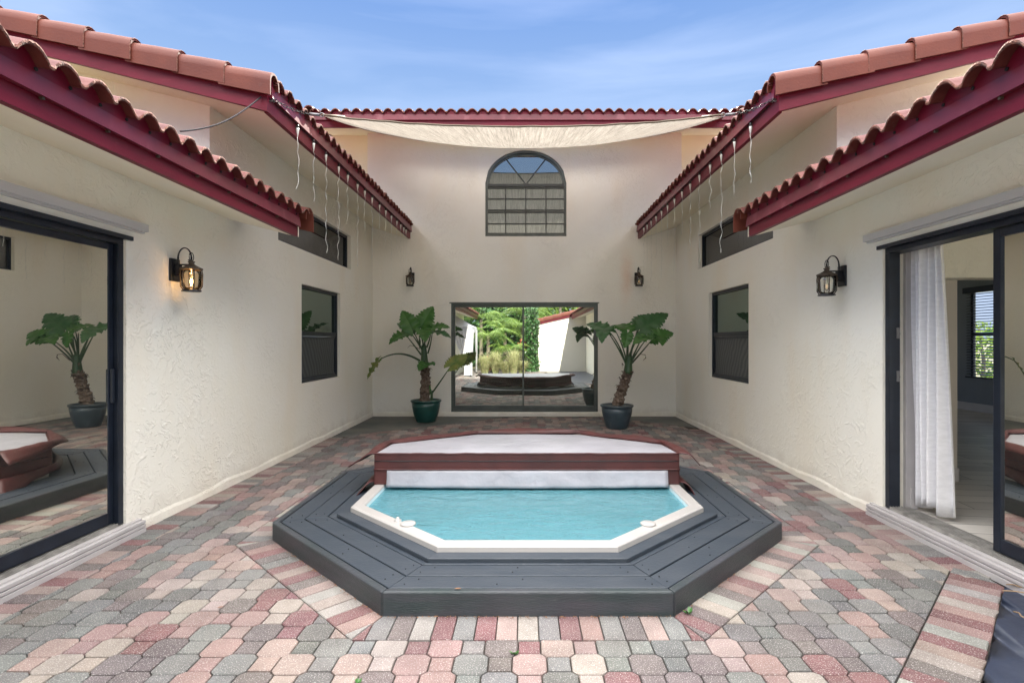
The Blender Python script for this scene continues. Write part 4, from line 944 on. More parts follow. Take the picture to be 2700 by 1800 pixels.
# ------------------------------------------------------------------ icicle light strings on the upper eaves
def icicle(tf, ys, lens, label, seed):
    x0 = tf((5.0,-0.010,0)); root = thing('string_lights', (x0[0], 7.6, ZUP+0.12), label, 'string lights', 'icicle light strings under the upper eaves')
    rnd = random.Random(seed)
    b = MB(); b.tube([tf((4.68+5.4*k/80, -0.006, ZUP+0.118+0.006*noi(k*0.7,seed))) for k in range(81)], 0.004, 5); b.build('lead_cord', M['cord_black'], root)
    for y, L in zip(ys, lens):
        z = ZUP+0.112; p0 = tf((y,-0.020,z))
        b = MB(); b.lathe([(0.010,0.0),(0.012,-0.035)], p0, 8); b.build('socket', M['cord_black'], root)
        b = MB(); b.lathe([(0.013,-0.035),(0.013,-0.055),(0.007,-0.09),(0.003,-0.115)], p0, 10); b.build('bulb_holder', M['cord_white'], root)
        pts = []; m = int(L/0.035); ox = oy = 0
        for k in range(m+1):
            ox = 0.012*noi(k*0.45, y*3, seed)+0.010*math.sin(k*1.3+y)*0.5; oy = 0.035*noi(k*0.22, y*5+9, seed)*(0.3+k/m)
            pts.append((p0[0]+ox, p0[1]+oy, p0[2]-0.11-L*k/m))
        b = MB(); b.tube(pts, [0.0035 if (k//2)%2 else 0.0019 for k in range(len(pts))], 5); b.build('light_strand', M['cord_white'], root)
YSL = [5.26,5.66,6.01,6.42,6.75,7.14,7.46,7.82,8.22,8.58,8.95,9.33,9.62,9.86,10.05]
LNL = [0.50,0.52,0.98,1.0,0.52,0.98,0.5,0.78,0.4,0.5,0.95,0.5,0.75,0.9,0.6]
YSR = [5.22,5.62,6.0,6.36,6.75,7.13,7.50,7.88,8.26,8.62,8.98,9.33,9.64,9.90]
LNR = [0.46,0.48,0.98,0.46,0.98,0.78,0.5,0.95,0.5,0.95,0.6,0.95,0.55,0.85]
icicle(sideU(-1), [y*0.965 for y in YSL], LNL, 'white icicle light string hanging from the left upper eave', 5)
icicle(sideU(1), [y*0.965 for y in YSR], LNR, 'white icicle light string hanging from the right upper eave', 6)

# ------------------------------------------------------------------ wall lanterns
def lantern(pos, rot, label, lit):
    """pos = point on the wall at the foot of the lantern body; local +x points away from the wall"""
    root = thing('wall_lantern', pos, label, 'lantern', 'four iron carriage lanterns on the courtyard walls'); W0 = Vector(pos); mat = Matrix.Rotation(rot, 3, 'Z')
    tf = lambda q: tuple(W0 + mat @ Vector(q)); D = 0.150
    b = MB(); b.box((0.0,-0.055,0.085),(0.022,0.055,0.27),tf); b.build('backplate', M['iron'], root, bevel=0.004)
    b = MB(); b.box((0.022,-0.022,0.13),(0.06,0.022,0.225),tf); arc = []
    for k in range(15):
        t_ = k/14; a_ = math.pi*(1-t_*1.06); arc.append((0.095+0.055*math.cos(a_)+0.0, 0, 0.275+0.085*math.sin(a_)))
    arc = [(0.045,0,0.20),(0.040,0,0.24)]+arc+[(0.138,0,0.252),(0.125,0,0.262)]
    b.tube([tf(p) for p in arc], 0.009, 6, squash=0.55); b.tube([tf((0.05,0,0.222)),tf((D-0.01,0,0.222))], 0.007, 6); b.build('scroll_arm', M['iron'], root)
    b = MB(); b.tube([tf((D, 0.030*math.cos(t_*0.3927), 0.285+0.036*math.sin(t_*0.3927))) for t_ in range(17)], 0.0035, 6, caps=False); b.build('hanging_ring', M['iron'], root)
    c = (D,0,0)
    b = MB(); b.lathe([(0.0,0.264),(0.010,0.262),(0.012,0.252),(0.027,0.248),(0.027,0.241),(0.021,0.237),(0.021,0.228),(0.034,0.217),(0.056,0.205),(0.078,0.195),(0.084,0.191),(0.084,0.180),(0.076,0.178)], c, 8, smooth=False, tf=tf, rot=0.5); b.build('roof_cap', M['bronze'], root)
    b = MB(); b.lathe([(0.0,0.0),(0.070,0.0),(0.074,0.005),(0.070,0.014),(0.058,0.018),(0.0,0.018)], c, 8, smooth=False, tf=tf, rot=0.5); b.build('base_plate', M['iron'], root)
    b = MB()
    for k in range(6):
        a_ = 2*math.pi*k/6+0.26; pr = [(0.060,0.014),(0.080,0.044),(0.082,0.145),(0.077,0.182)]
        b.tube([tf((D+r*math.cos(a_), r*math.sin(a_), z)) for r,z in pr], 0.0052, 5)
    b.build('cage_bars', M['bronze'], root)
    b = MB(); b.lathe([(0.052,0.018),(0.073,0.046),(0.075,0.142),(0.071,0.178)], c, 24, tf=tf); b.build('glass', M['lantern_glass_amber' if lit else 'lantern_glass'], root, recalc=False)
    bb = MB(); bb.lathe([(0.0,0.045),(0.014,0.055),(0.022,0.078),(0.017,0.105),(0.011,0.125),(0.011,0.176)], c, 14, tf=tf); gl = bb.build('bulb', M['lantern_glass'], root, recalc=False)
    b = MB(); 
    for dx in (-0.006,0.006): b.tube([tf((D+dx,0.004*math.copysign(1,dx),0.066)), tf((D+dx*0.8,0,0.105))], 0.0028 if lit else 0.0012, 5)
    b.build('filament', M['bulb_on' if lit else 'bulb_dim'], gl)
    if lit:
        l = bpy.data.lights.new('lantern_light','POINT'); l.energy = 0.14; l.color = (1,0.62,0.30); l.shadow_soft_size = 0.015
        lo_ = bpy.data.objects.new('lantern_light', l); COL.objects.link(lo_); lo_.parent = root; lo_.location = mat @ Vector((D,0,0.09))
lantern((XL,4.42,1.825), 0, 'lit amber lantern beside the left sliding door', True)
lantern((XR,4.83,1.825), math.pi, 'lantern with clear glass beside the open right sliding door', False)
lantern((-2.15,YB,2.445), -math.pi/2, 'small lantern high on the back wall over the left potted plant', False)
lantern((2.13,YB,2.445), -math.pi/2, 'small lantern high on the back wall right of the arched window', False)

# ------------------------------------------------------------------ pots and elephant-ear plants
def pot(x, y, mat, label, r=0.27, h=0.385):
    root = thing('plant_pot', (x,y,0), label, 'plant pot', 'two glazed pots by the back door')
    b = MB(); b.lathe([(0.0,0.0),(r*0.60,0.0),(r*0.64,0.02),(r*0.80,h*0.35),(r*0.90,h*0.68),(r*0.93,h*0.90),(r*0.84,h*0.90),(r*0.80,h*0.5),(0.0,h*0.48)], (x,y,0), 40); b.build('pot_body', mat, root)
    b = MB(); b.lathe([(r*0.88,h*0.90),(r*0.96,h*0.905),(r*1.0,h*0.935),(r*0.995,h*0.985),(r*0.96,h),(r*0.90,h*0.99),(r*0.86,h*0.93)], (x,y,0), 40); b.build('rim', mat, root)
    b = MB(); rows = []
    for i in range(6): rows.append([(x+r*0.86*i/5*math.cos(a_*math.pi/12), y+r*0.86*i/5*math.sin(a_*math.pi/12), h*0.90+0.012*noi(i*1.3,a_*0.9)) for a_ in range(24)])
    b.grid(rows, close=True); b.build('soil', M['soil'], root, recalc=False)
PL = (-1.75, 9.50); PR = (1.50, 8.78)
pot(*PL, M['potg'], 'green glazed pot left of the back sliding door')
pot(*PR, M['potb'], 'slate grey glazed pot right of the back sliding door')
def leaf(root, base, tip, up, width, mat, seed=0, droop=0.06, stemfrom=None, r0=0.016, bendup=0.1, ruffle=0.02, fold=0.22, petmid=None, teeth=17):
    base, tip, up = Vector(base), Vector(tip), Vector(up).normalized(); ax = tip-base; L = ax.length/0.76; ax.normalize()
    sdv = ax.cross(up).normalized(); up = sdv.cross(ax).normalized(); nT, nS = 84, 7; tb = 0.24; o0 = base-ax*L*tb
    b = MB()
    for sg in (-1, 1):
        rows = []
        for i in range(nT+1):
            t_ = i/nT; prof = (math.sin(math.pi*min(1,(t_*0.97+0.03))**0.78))**0.75 if t_ < 0.995 else 0.02
            sc = 1+0.30*(abs(math.sin(t_*math.pi*teeth*0.62+seed+sg))**0.7-0.6)*(1 if t_ > 0.04 else 0)+0.05*noi(t_*9,seed*3+sg)
            wv_ = width*0.46*prof*sc; inner = max(0,(tb-t_))*width*0.62 if t_ < tb else 0; inner = min(inner, wv_*0.9)
            r = []
            for j in range(nS+1):
                g = j/nS; x = inner+(wv_-inner)*g; k = x/(width*0.5)
                z = fold*x + ruffle*(k**1.5)*math.sin(t_*math.pi*teeth*0.5+seed+sg) + 0.006*math.cos(t_*math.pi*teeth*0.5+seed)*k - droop*((t_-tb)**2 if t_ > tb else (t_-tb)**2*1.6)*L*4 - 0.05*k*k*L
                p = o0+ax*(L*(t_+0.05*k*(1-t_)))+sdv*(sg*x)+up*z; r.append(p)
            rows.append(r)
        b.grid(rows)
    lf = b.build('leaf', mat, root, recalc=False, merge=False)
    # midrib
    b = MB(); b.tube([o0+ax*(L*t_)-up*(0.004+droop*((t_-tb)**2)*L*4) for t_ in [tb+(0.96-tb)*k/10 for k in range(11)]], [0.006*(1-k/11)+0.001 for k in range(11)], 5); b.build('midrib', M['stem'], lf)
    if stemfrom is not None:
        s0 = Vector(stemfrom); m = Vector(petmid) if petmid is not None else s0.lerp(base,0.5)+Vector((0,0,bendup))
        pts = []
        for k in range(17):
            t_ = k/16; pts.append(s0*(1-t_)**2+m*2*t_*(1-t_)+base*t_*t_)
        b = MB(); b.tube(pts, [r0*(1-0.62*k/16) for k in range(17)], 8); b.build('petiole', M['stem'], lf)
def trunk(root, pts, r, seed):
    P = [Vector(p) for p in pts]; b = MB(); n_ = 34; m = 18; rows = []
    def at(t_):
        f = t_*(len(P)-1); i = min(int(f), len(P)-2); return P[i].lerp(P[i+1], f-i)
    for k in range(n_+1):
        t_ = k/n_; c = at(t_); rr = r*(1.12-0.25*t_+0.10*math.sin(t_*30+seed))
        rows.append([c+Vector((math.cos(a_*2*math.pi/m),math.sin(a_*2*math.pi/m),0))*(rr*(1+0.22*noi(a_*0.9,k*0.55,seed)+0.10*math.sin(k*1.5+a_*0.7))) for a_ in range(m)])
    b.grid(rows, close=True, smooth=False); tr = b.build('trunk', M['husk'], root)
    b = MB(); rnd = random.Random(seed)
    for q in range(46):
        t_ = rnd.random()**0.7; c = at(t_); a_ = rnd.uniform(0,6.28); d = Vector((math.cos(a_),math.sin(a_),0)); s_ = Vector((-d.y,d.x,0)); l = rnd.uniform(0.05,0.13); w_ = rnd.uniform(0.018,0.04)
        p = c+d*r*0.9; cu = rnd.uniform(0.2,1.0)
        rows = [[p-s_*w_, p+s_*w_],[p+d*l*0.35*cu+Vector((0,0,l*0.5))-s_*w_*0.8, p+d*l*0.35*cu+Vector((0,0,l*0.5))+s_*w_*0.8],[p+d*l*0.75*cu+Vector((0,0,l*(0.8-0.7*cu)))-s_*w_*0.25, p+d*l*0.75*cu+Vector((0,0,l*(0.8-0.7*cu)))+s_*w_*0.25]]
        b.grid(rows, smooth=False)
    b.build('husk_fibres', M['husk'], tr, recalc=False)
# left plant: coordinates (x, y, z) in metres
def Lp(px, py, dy=0.0): y = 9.50+dy; return Vector(((784+px*0.27767-1206)*y/1235, y, HC+(190.7-py*0.27767)*y/1235))
def Rp(px, py, dy=0.0): y = 8.78+dy; return Vector(((1219.5+px*0.27767-1206)*y/1235, y, HC+(190.7-py*0.27767)*y/1235))
pl = thing('elephant_ear_plant', (PL[0],PL[1],0.34), 'elephant ear plant with upright scalloped leaves in the green pot', 'plant', 'two potted elephant ear plants')
trunk(pl, [Lp(690,1180),Lp(692,1080),Lp(698,990),Lp(688,930),Lp(685,880)], 0.078, 2)
cr = Lp(688,880); crt = Lp(690,830)
def sheath(root, a_, b2, r):
    b = MB(); b.tube([Vector(a_).lerp(Vector(b2),k/6) for k in range(7)], [r*(1-0.07*k) for k in range(7)], 12); b.build('leaf_sheath', M['stem'], root)
sheath(pl, cr, Lp(682,720), 0.070)
G_, Y_, B_ = M['leafg'], M['leafy'], M['leafb']
leaf(pl, Lp(590,590,-0.12), Lp(500,425,-0.04), (0.1,-1,0.45), 0.34, G_, 1, 0.05, Lp(668,760), petmid=Lp(640,700,-0.1), ruffle=0.018)
leaf(pl, Lp(660,575,-0.05), Lp(752,392,0.02), (-0.1,-1,0.35), 0.38, G_, 2.1, 0.04, Lp(682,740), petmid=Lp(668,680,-0.05), ruffle=0.018)
leaf(pl, Lp(530,630,-0.18), Lp(392,655,-0.38), (-0.1,-0.55,1), 0.32, G_, 3.3, 0.14, Lp(660,800), petmid=Lp(600,720,-0.1))
leaf(pl, Lp(745,580,-0.1), Lp(878,538,-0.22), (0.05,-0.65,1), 0.28, G_, 4.2, 0.10, Lp(705,740), petmid=Lp(735,680))
leaf(pl, Lp(752,610,-0.15), Lp(893,598,-0.35), (0.1,-0.35,1), 0.27, B_, 5.5, 0.12, Lp(715,790), petmid=Lp(745,700))
leaf(pl, Lp(680,590,-0.15), Lp(690,625,-0.45), (0,-0.4,1), 0.30, G_, 6.1, 0.16, Lp(690,760), petmid=Lp(690,660,-0.05))
leaf(pl, Lp(700,870,-0.16), Lp(640,905,-0.36), (0,-0.55,1), 0.24, G_, 7.4, 0.10, Lp(690,840), petmid=Lp(695,850,-0.1))
leaf(pl, Lp(725,870,-0.14), Lp(768,868,-0.25), (0.2,-0.4,1), 0.17, G_, 1.4, 0.10, Lp(692,845), petmid=Lp(705,850,-0.08))
leaf(pl, Lp(303,850,-0.30), Lp(195,990,-0.36), (-0.75,-0.6,0.3), 0.24, Y_, 8.2, 0.05, Lp(650,850,-0.04), petmid=Lp(470,735,-0.15), r0=0.02)
leaf(pl, Lp(570,610,0.15), Lp(470,500,0.3), (0,-0.4,1), 0.25, B_, 2.7, 0.10, Lp(675,770), petmid=Lp(620,680,0.1))
sheath(pl, Lp(745,1175,-0.08), Lp(752,1095,-0.08), 0.024)
leaf(pl, Lp(903,895,-0.16), Lp(1045,790,-0.02), (-0.45,-1,0.2), 0.30, Y_, 9.6, 0.02, Lp(755,1110,-0.08), petmid=Lp(845,985,-0.12), ruffle=0.012)
leaf(pl, Lp(738,1120,-0.08), Lp(730,1030,-0.05), (0,-1,0.2), 0.035, G_, 3.6, 0.01, Lp(745,1160,-0.08), r0=0.008)
b = MB(); b.tube([Lp(650,755,-0.03),Lp(600,728,-0.05),Lp(570,722,-0.06),Lp(545,745,-0.06)], [0.011,0.012,0.010,0.003], 6, squash=0.5); b.build('dead_stalk', M['husk'], pl)
b = MB(); b.tube([Lp(648,745),Lp(650,690),Lp(642,640)], [0.012,0.018,0.003], 7); b.build('new_shoot', M['stem'], pl)

pr = thing('elephant_ear_plant', (PR[0],PR[1],0.34), 'leaning elephant ear plant with wide flat leaves in the slate grey pot', 'plant', 'two potted elephant ear plants')
trunk(pr, [Rp(718,1215),Rp(735,1140),Rp(762,1070),Rp(780,1010),Rp(800,950)], 0.083, 5)
sheath(pr, Rp(802,960), Rp(812,800), 0.078)
leaf(pr, Rp(640,600,-0.10), Rp(462,505,0.12), (0.15,-0.8,0.9), 0.32, B_, 1.2, 0.08, Rp(785,880), petmid=Rp(735,700))
leaf(pr, Rp(612,580,-0.05), Rp(575,615,-0.5), (-0.2,-0.25,1), 0.28, B_, 9.2, 0.12, Rp(790,880), petmid=Rp(700,690))
leaf(pr, Rp(790,590,-0.1), Rp(715,520,0.15), (0.15,-0.8,0.8), 0.40, G_, 2.3, 0.08, Rp(800,800), petmid=Rp(795,680))
leaf(pr, Rp(800,620,-0.22), Rp(775,742,-0.34), (0.1,-1,0.35), 0.22, G_, 3.1, 0.02, Rp(800,820), petmid=Rp(805,620,-0.02))
leaf(pr, Rp(905,590,-0.05), Rp(1138,435,0.10), (-0.45,-0.9,0.45), 0.40, B_, 4.4, 0.04, Rp(815,800), petmid=Rp(870,680))
leaf(pr, Rp(900,570,0.05), Rp(960,450,0.3), (-0.1,-0.9,0.6), 0.36, B_, 6.4, 0.04, Rp(820,800), petmid=Rp(860,660))
leaf(pr, Rp(1010,665,-0.20), Rp(1175,590,-0.22), (0.0,-0.8,0.75), 0.34, G_, 5.2, 0.10, Rp(825,880), petmid=Rp(935,760))
leaf(pr, Rp(965,655,-0.25), Rp(855,668,-0.45), (0,-0.45,1), 0.27, G_, 7.7, 0.10, Rp(822,870), petmid=Rp(900,740))
leaf(pr, Rp(1060,640,-0.15), Rp(1100,680,-0.45), (0.2,-0.4,1), 0.24, G_, 2.9, 0.10, None)
for a_, c_, m_ in ((Rp(800,900),Rp(700,605,0.1),Rp(770,730)),(Rp(808,880),Rp(885,575,0.1),Rp(840,730)),(Rp(812,880),Rp(935,620,0.05),Rp(880,740)),(Rp(795,880),Rp(795,620),Rp(795,740))):
    b = MB(); b.tube([a_*(1-k/10)**2+m_*2*(k/10)*(1-k/10)+c_*(k/10)**2 for k in range(11)], [0.016*(1-0.06*k) for k in range(11)], 7); b.build('petiole', M['stem'], pr)
b = MB(); b.tube([Rp(850,850,-0.05),Rp(905,795,-0.08),Rp(945,800,-0.09),Rp(950,825,-0.09),Rp(925,850,-0.09)], [0.011,0.010,0.013,0.013,0.003], 6, squash=0.5); b.tube([Rp(770,890,-0.08),Rp(755,870,-0.1),Rp(755,910,-0.1)],[0.006,0.012,0.002],6,squash=0.5); b.build('dead_stalk', M['husk'], pr)

# ------------------------------------------------------------------ small litter on the paving
rnd = random.Random(12)
def litter(x, y, z, s, rot, label):
    b = MB(); c, sn = math.cos(rot), math.sin(rot); P = []
    for u, v in ((-1,0),(-0.3,0.35),(0.4,0.3),(1,0),(0.4,-0.3),(-0.3,-0.35)): P.append((x+(u*c-v*sn)*s, y+(u*sn+v*c)*s, z+0.006+0.004*abs(v)*s*40))
    b.face(P); return tag(b.build('fallen_leaf', M['dryleaf'], recalc=False, solid=0.001), label, 'leaf')
litter(-1.62, 2.86, 0.001, 0.016, 0.4, 'small brown leaf lying on a grey paver left of the deck')
litter(-0.35, 2.80, 0.127, 0.018, 0.1, 'tan leaf lying on the front rim of the deck')
for k, (x, y, l, r_, lab) in enumerate(((2.52,2.72,0.16,1.3,'curved dry twig nearest the paving edge on the dark ground cover'),(2.78,2.95,0.24,2.4,'long dry twig by the white threshold on the dark ground cover'),(2.28,2.36,0.14,1.5,'bent dry twig lowest in the corner of the dark ground cover'),(2.72,2.78,0.12,0.6,'short straight dry twig on the dark ground cover'),(2.80,3.05,0.12,1.9,'dry twig tucked in the corner beside the threshold'),(2.45,2.50,0.11,2.0,'thin forked dry twig on the dark ground cover'))):
    b = MB(); b.tube([(x+l*(t_-0.5)*math.cos(r_)+0.02*noi(t_*3,k), y+l*(t_-0.5)*math.sin(r_), 0.012+0.02*math.sin(t_*3)) for t_ in [q/8 for q in range(9)]], 0.0035, 5)
    tag(b.build('twig', M['twig']), lab, 'twig', 'dry twigs on the ground cover')
b = MB(); rnd = random.Random(31)
for k in range(8):
    n = octn[k]; t = (-n[1], n[0]); hl = A_DECK*math.tan(R(22.5))
    for _ in range(150 if k in (4,5,6) else 60):
        u = rnd.uniform(-hl,hl); r_ = A_DECK+abs(rnd.gauss(0.004,0.009)); x = CX+n[0]*r_+t[0]*u; y = CY+n[1]*r_+t[1]*u; q = rnd.uniform(0.002,0.0055); z0 = rnd.uniform(0.001,0.004)
        a_ = rnd.uniform(0,6.28); b.face([(x+q*math.cos(a_+j*2.1)*(1+0.6*(j==0)), y+q*math.sin(a_+j*2.1)*(1+0.6*(j==0)), z0+0.003*(j==1)) for j in range(3)])
tag(b.build('grit', M['dryleaf'], recalc=False), 'crumbs of dry leaf and grit along the foot of the deck', 'grit', kind='stuff')
def weed(x, y, s, label):
    b = MB(); r2 = random.Random(int(x*100))
    for k in range(9):
        a_ = r2.uniform(0,6.28); d = Vector((math.cos(a_),math.sin(a_),r2.uniform(0.4,1.2))).normalized(); p = Vector((x,y,0)); sd_ = Vector((-math.sin(a_),math.cos(a_),0))*s*0.22
        b.face([p, p+d*s*0.55-sd_, p+d*s, p+d*s*0.55+sd_])
    tag(b.build('weed', M['leafg'], recalc=False), label, 'weed')
weed(0.855, 2.80, 0.04, 'green weed at the front right corner of the deck')
weed(-0.05, 2.44, 0.028, 'tiny green weed between pavers in front of the deck')
weed(-0.69, 2.23, 0.025, 'tiny green weed between pavers at the bottom of the picture')

# ------------------------------------------------------------------ garden behind the camera (seen mirrored in the back door)
M['sunwall'] = stucco('cream_garden_wall_stucco', (0.80,0.76,0.68), (0.76,0.71,0.62), 0.3, stain=False)
gw = thing('garage_wing', (2.0,-4.8,0), 'cream garage wing facing back towards the house with a sloping tiled parapet', 'building')
b = MB(); x0, x1 = 0.62, 6.5; zf = lambda x: HC+0.86+0.235*(x-0.62)
b.hexa([(x0,-5.0,-0.05),(x1,-5.0,-0.05),(x1,-4.8,-0.05),(x0,-4.8,-0.05),(x0,-5.0,zf(x0)),(x1,-5.0,zf(x1)),(x1,-4.8,zf(x1)),(x0,-4.8,zf(x0))]); b.build('wall', M['sunwall'], gw)
b = MB(); b.hexa([(x0-0.1,-4.80,zf(x0)-0.10),(x1,-4.80,zf(x1)-0.10),(x1,-4.74,zf(x1)-0.10),(x0-0.1,-4.74,zf(x0)-0.10),(x0-0.1,-4.80,zf(x0)+0.03),(x1,-4.80,zf(x1)+0.03),(x1,-4.74,zf(x1)+0.03),(x0-0.1,-4.74,zf(x0)+0.03)]); b.build('rake_board', M['red'], gw)
sv = house; 
c_ = cap_tiles(gw, (x0-0.15,-4.80,zf(x0)+0.13), (1,0,0.235), 14, 0.42, (0,1,0), w=0.22, h=0.15, r0=40)
# gazebo with white curtains
M['canvas'] = pm('white_canvas', (0.72,0.72,0.76), 0.8, var=0.06, transl=0.2)
gz = thing('gazebo', (-3.3,-1.2,0), 'white canvas garden gazebo with tied back curtains', 'gazebo')
b = MB(); X0,X1,Y0,Y1 = -4.6,-2.15,-3.4,-0.9; zt_ = 2.0
b.grid([[(X0,Y0,zt_),(X1,Y0,zt_),(X1,Y1,zt_),(X0,Y1,zt_)],[(X0+0.9,Y0+0.9,zt_+0.55),(X1-0.9,Y0+0.9,zt_+0.55),(X1-0.9,Y1-0.9,zt_+0.55),(X0+0.9,Y1-0.9,zt_+0.55)]], close=True, smooth=False)
b.grid([[(X0,Y0,zt_-0.22),(X1,Y0,zt_-0.22),(X1,Y1,zt_-0.22),(X0,Y1,zt_-0.22)],[(X0,Y0,zt_),(X1,Y0,zt_),(X1,Y1,zt_),(X0,Y1,zt_)]], close=True, smooth=False); b.build('canopy', M['canvas'], gz, recalc=False, solid=0.01)
for (x,y) in ((X0+.03,Y0+.03),(X1-.03,Y0+.03),(X1-.03,Y1-.03),(X0+.03,Y1-.03)):
    b = MB(); b.tube([(x,y,-0.03),(x,y,zt_-0.05)], 0.03, 8); b.build('pole', M['frame'], gz)
for (x,y,dx,dy) in ((X1,Y1,-1,0),(X1,Y1,0,-1),(X0,Y1,1,0),(X1,Y0,0,1)):
    b = MB(); rows = []
    for i in range(14):
        f = i/13; z = zt_-0.1-f*1.85; wd = 0.75*(1-f)**1.2+0.12 if f < 0.6 else 0.25+0.1*(f-0.6); rows.append([(x+dx*wd*j/24+0.03*math.sin(j*1.4)*(dy!=0), y+dy*wd*j/24+0.03*math.sin(j*1.4)*(dx!=0)+0.01, z) for j in range(25)])
    b.grid(rows); b.build('curtain_panel', M['canvas'], gz, recalc=False)
M['palm'] = pm('palm_green', (0.08,0.17,0.03), 0.45, vscale=2, col2=(0.24,0.34,0.06), transl=0.35)
M['vine'] = pm('glossy_vine_green', (0.025,0.085,0.02), 0.3, vscale=3, col2=(0.06,0.15,0.04), transl=0.2)
M['grass'] = pm('fountain_grass', (0.26,0.33,0.12), 0.6, vscale=14, col2=(0.52,0.46,0.28), transl=0.35)
M['redflower'] = pm('red_bract', (0.35,0.05,0.03), 0.5, vscale=3, col2=(0.45,0.12,0.05), transl=0.3)
M['bark'] = pm('grey_palm_bark', (0.20,0.17,0.13), 0.9, vscale=10, bump=0.6, bscale=20)
def frond(b, p, az, L, el, rnd, wl=0.30, n_=26):
    d = Vector((math.cos(az),math.sin(az),0)); s_ = Vector((-d.y,d.x,0)); prev = None
    for k in range(n_+1):
        t_ = k/n_; c = Vector(p)+d*(L*(t_*0.95))*math.cos(el*0.6)+Vector((0,0,L*(math.sin(el)*t_-0.75*t_*t_)))
        if prev is not None:
            b.face([prev-s_*0.008, c-s_*0.006, c+s_*0.006, prev+s_*0.008])
            if t_ > 0.12:
                l = wl*math.sin(math.pi*min(0.97,t_))**0.6*(0.85+0.3*rnd.random())
                for sg in (-1,1):
                    dr = (s_*sg*0.85+d*0.45+Vector((0,0,-0.35-0.3*rnd.random()))).normalized(); wv_ = d*0.016
                    b.face([c-wv_, c+dr*l*0.55-wv_*0.8+Vector((0,0,0.03)), c+dr*l, c+dr*l*0.55+wv_*0.8+Vector((0,0,0.03)), c+wv_])
        prev = c
def palm(x, y, h, nf, L, label, seed, name='palm_tree'):
    rnd = random.Random(seed); root = thing(name, (x,y,0), label, 'palm', 'palms in the garden behind the courtyard')
    b = MB(); b.tube([(x+0.05*noi(k,seed),y+0.05*noi(k,seed+5),-0.05+h*k/8) for k in range(9)], [0.11-0.004*k for k in range(9)], 10); b.build('trunk', M['bark'], root)
    b = MB()
    for k in range(nf): frond(b, (x,y,h), k*2.4+rnd.uniform(-.2,.2), L*rnd.uniform(0.8,1.15), rnd.uniform(0.25,1.25), rnd, wl=L*0.26)
    b.build('crown', M['palm'], root, recalc=False)
palm(-1.0,-6.3,1.9,18,1.7,'broad palm standing left of centre behind the fountain grass',1)
palm(-2.3,-7.6,2.6,18,2.0,'taller palm beside the gazebo',2)
palm(0.0,-8.2,2.9,18,2.0,'tall palm between the garage wing and the vine',3)
palm(-0.35,-5.4,0.9,14,1.1,'low palm with red bracts behind the fountain grass',4)
palm(1.9,-8.5,3.4,18,2.1,'palm rising behind the garage wing roof',5)
palm(3.6,-9.5,3.8,18,2.2,'far palm behind the right end of the garage wing',6)
palm(-3.8,-8.8,3.4,18,2.2,'far palm behind the gazebo',7)
def leafmass(name, cx, cy, z0, z1, rx, ry, n_, s, mat, label, cat, seed, group=None):
    rnd = random.Random(seed); b = MB()
    for _ in range(n_):
        a_ = rnd.uniform(0,6.28); q = rnd.random()**0.5; z = rnd.uniform(z0,z1); k = 0.75+0.35*noi(math.cos(a_)*2,z*1.3,seed); p = Vector((cx+rx*q*k*math.cos(a_), cy+ry*q*k*math.sin(a_), z))
        d = Vector((rnd.uniform(-1,1),rnd.uniform(-1,1),rnd.uniform(-1.2,0.4))).normalized(); s_ = d.cross(Vector((rnd.random(),rnd.random(),1))).normalized(); l = s*rnd.uniform(0.6,1.3)
        b.face([p, p+d*l*0.5+s_*l*0.28, p+d*l, p+d*l*0.5-s_*l*0.28])
    root = thing(name, (cx,cy,0), label, cat, group); b.build('foliage', mat, root, recalc=False)
    b = MB(); b.tube([(cx,cy,-0.05),(cx+0.05,cy,(z0+z1)/2),(cx-0.03,cy+0.03,z1*0.9)], [0.05,0.04,0.02], 8); b.build('stem', M['bark'], root)
palm(-0.75,-4.35,0.95,16,1.3,'bright low palm just behind the fountain grass',11)
palm(-1.75,-5.0,1.7,18,1.6,'feathery palm beside the gazebo corner',12)
palm(-0.15,-6.6,2.2,18,1.7,'feathery palm close behind the vine column',13)
palm(1.2,-7.2,2.4,18,1.8,'palm showing over the low end of the garage wing',14)
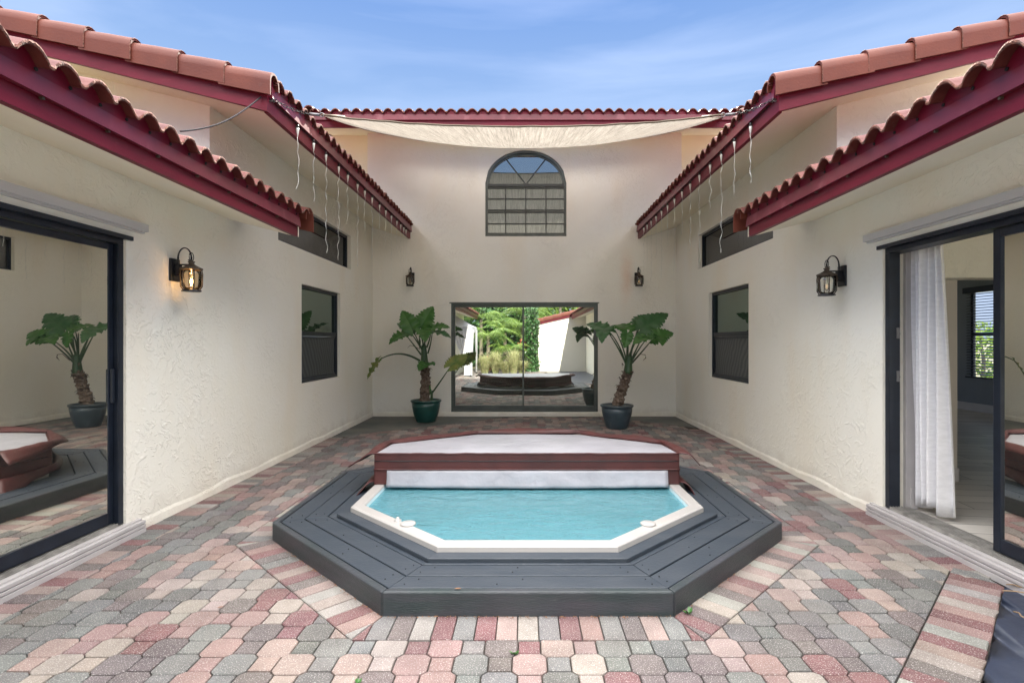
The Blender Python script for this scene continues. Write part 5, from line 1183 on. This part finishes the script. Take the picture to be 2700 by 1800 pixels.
leafmass('climbing_vine', 0.28,-4.55, 0.0,3.0, 0.48,0.35, 2600, 0.13, M['vine'], 'dense glossy green vine column at the end of the garage wing', 'vine', 3)
leafmass('hedge_bush', -1.6,-10.2, 0,3.6, 4.2,0.9, 8000, 0.26, M['vine'], 'dark hedge along the back of the garden', 'hedge', 4)
leafmass('shade_tree', 0.6,-12.5, 1.2,5.0, 5.0,1.5, 9000, 0.30, M['palm'], 'broad leafy tree beyond the palms', 'tree', 5)
leafmass('shade_tree', -5.2,-13.0, 1.5,4.6, 3.2,1.5, 4000, 0.22, M['vine'], 'dark leafy tree beyond the gazebo', 'tree', 6)
leafmass('garden_bush', 10.7,12.6, 0,1.9, 1.2,1.9, 1500, 0.15, M['palm'], 'sunlit bush outside the far window of the grey room', 'bush', 8)
leafmass('red_bromeliad', -1.55,-3.9, 0.1,0.75, 0.30,0.3, 220, 0.12, M['redflower'], 'red flowering plant beside the gazebo', 'flower', 9)
leafmass('red_bromeliad', -0.1,-4.7, 0.9,1.5, 0.28,0.2, 160, 0.12, M['redflower'], 'red bracts glowing above the fountain grass', 'flower', 10)
rnd = random.Random(21); b = MB()
for _ in range(2400):
    cx_ = rnd.choice((-1.75,-1.3,-0.85,-0.5,-0.15)); p = Vector((cx_+rnd.uniform(-.12,.12), -3.0+0.3*math.sin(cx_*7)+rnd.uniform(-.12,.12), 0)); a_ = rnd.uniform(0,6.28); d = Vector((math.cos(a_),math.sin(a_),0)); h_ = rnd.uniform(0.45,1.15)*(0.85+0.25*math.sin(cx_*9)); r_ = rnd.uniform(0.15,0.75); s_ = Vector((-d.y,d.x,0))*0.006
    q0, q1, q2 = p, p+d*r_*0.4+Vector((0,0,h_*0.8)), p+d*r_+Vector((0,0,h_*rnd.uniform(0.6,1.0))); b.face([q0-s_,q1-s_,q1+s_,q0+s_]); b.face([q1-s_,q2,q1+s_])
o = b.build('fountain_grass', M['grass'], recalc=False); tag(o, 'tufts of pale fountain grass in front of the palms', 'grass', kind='stuff')
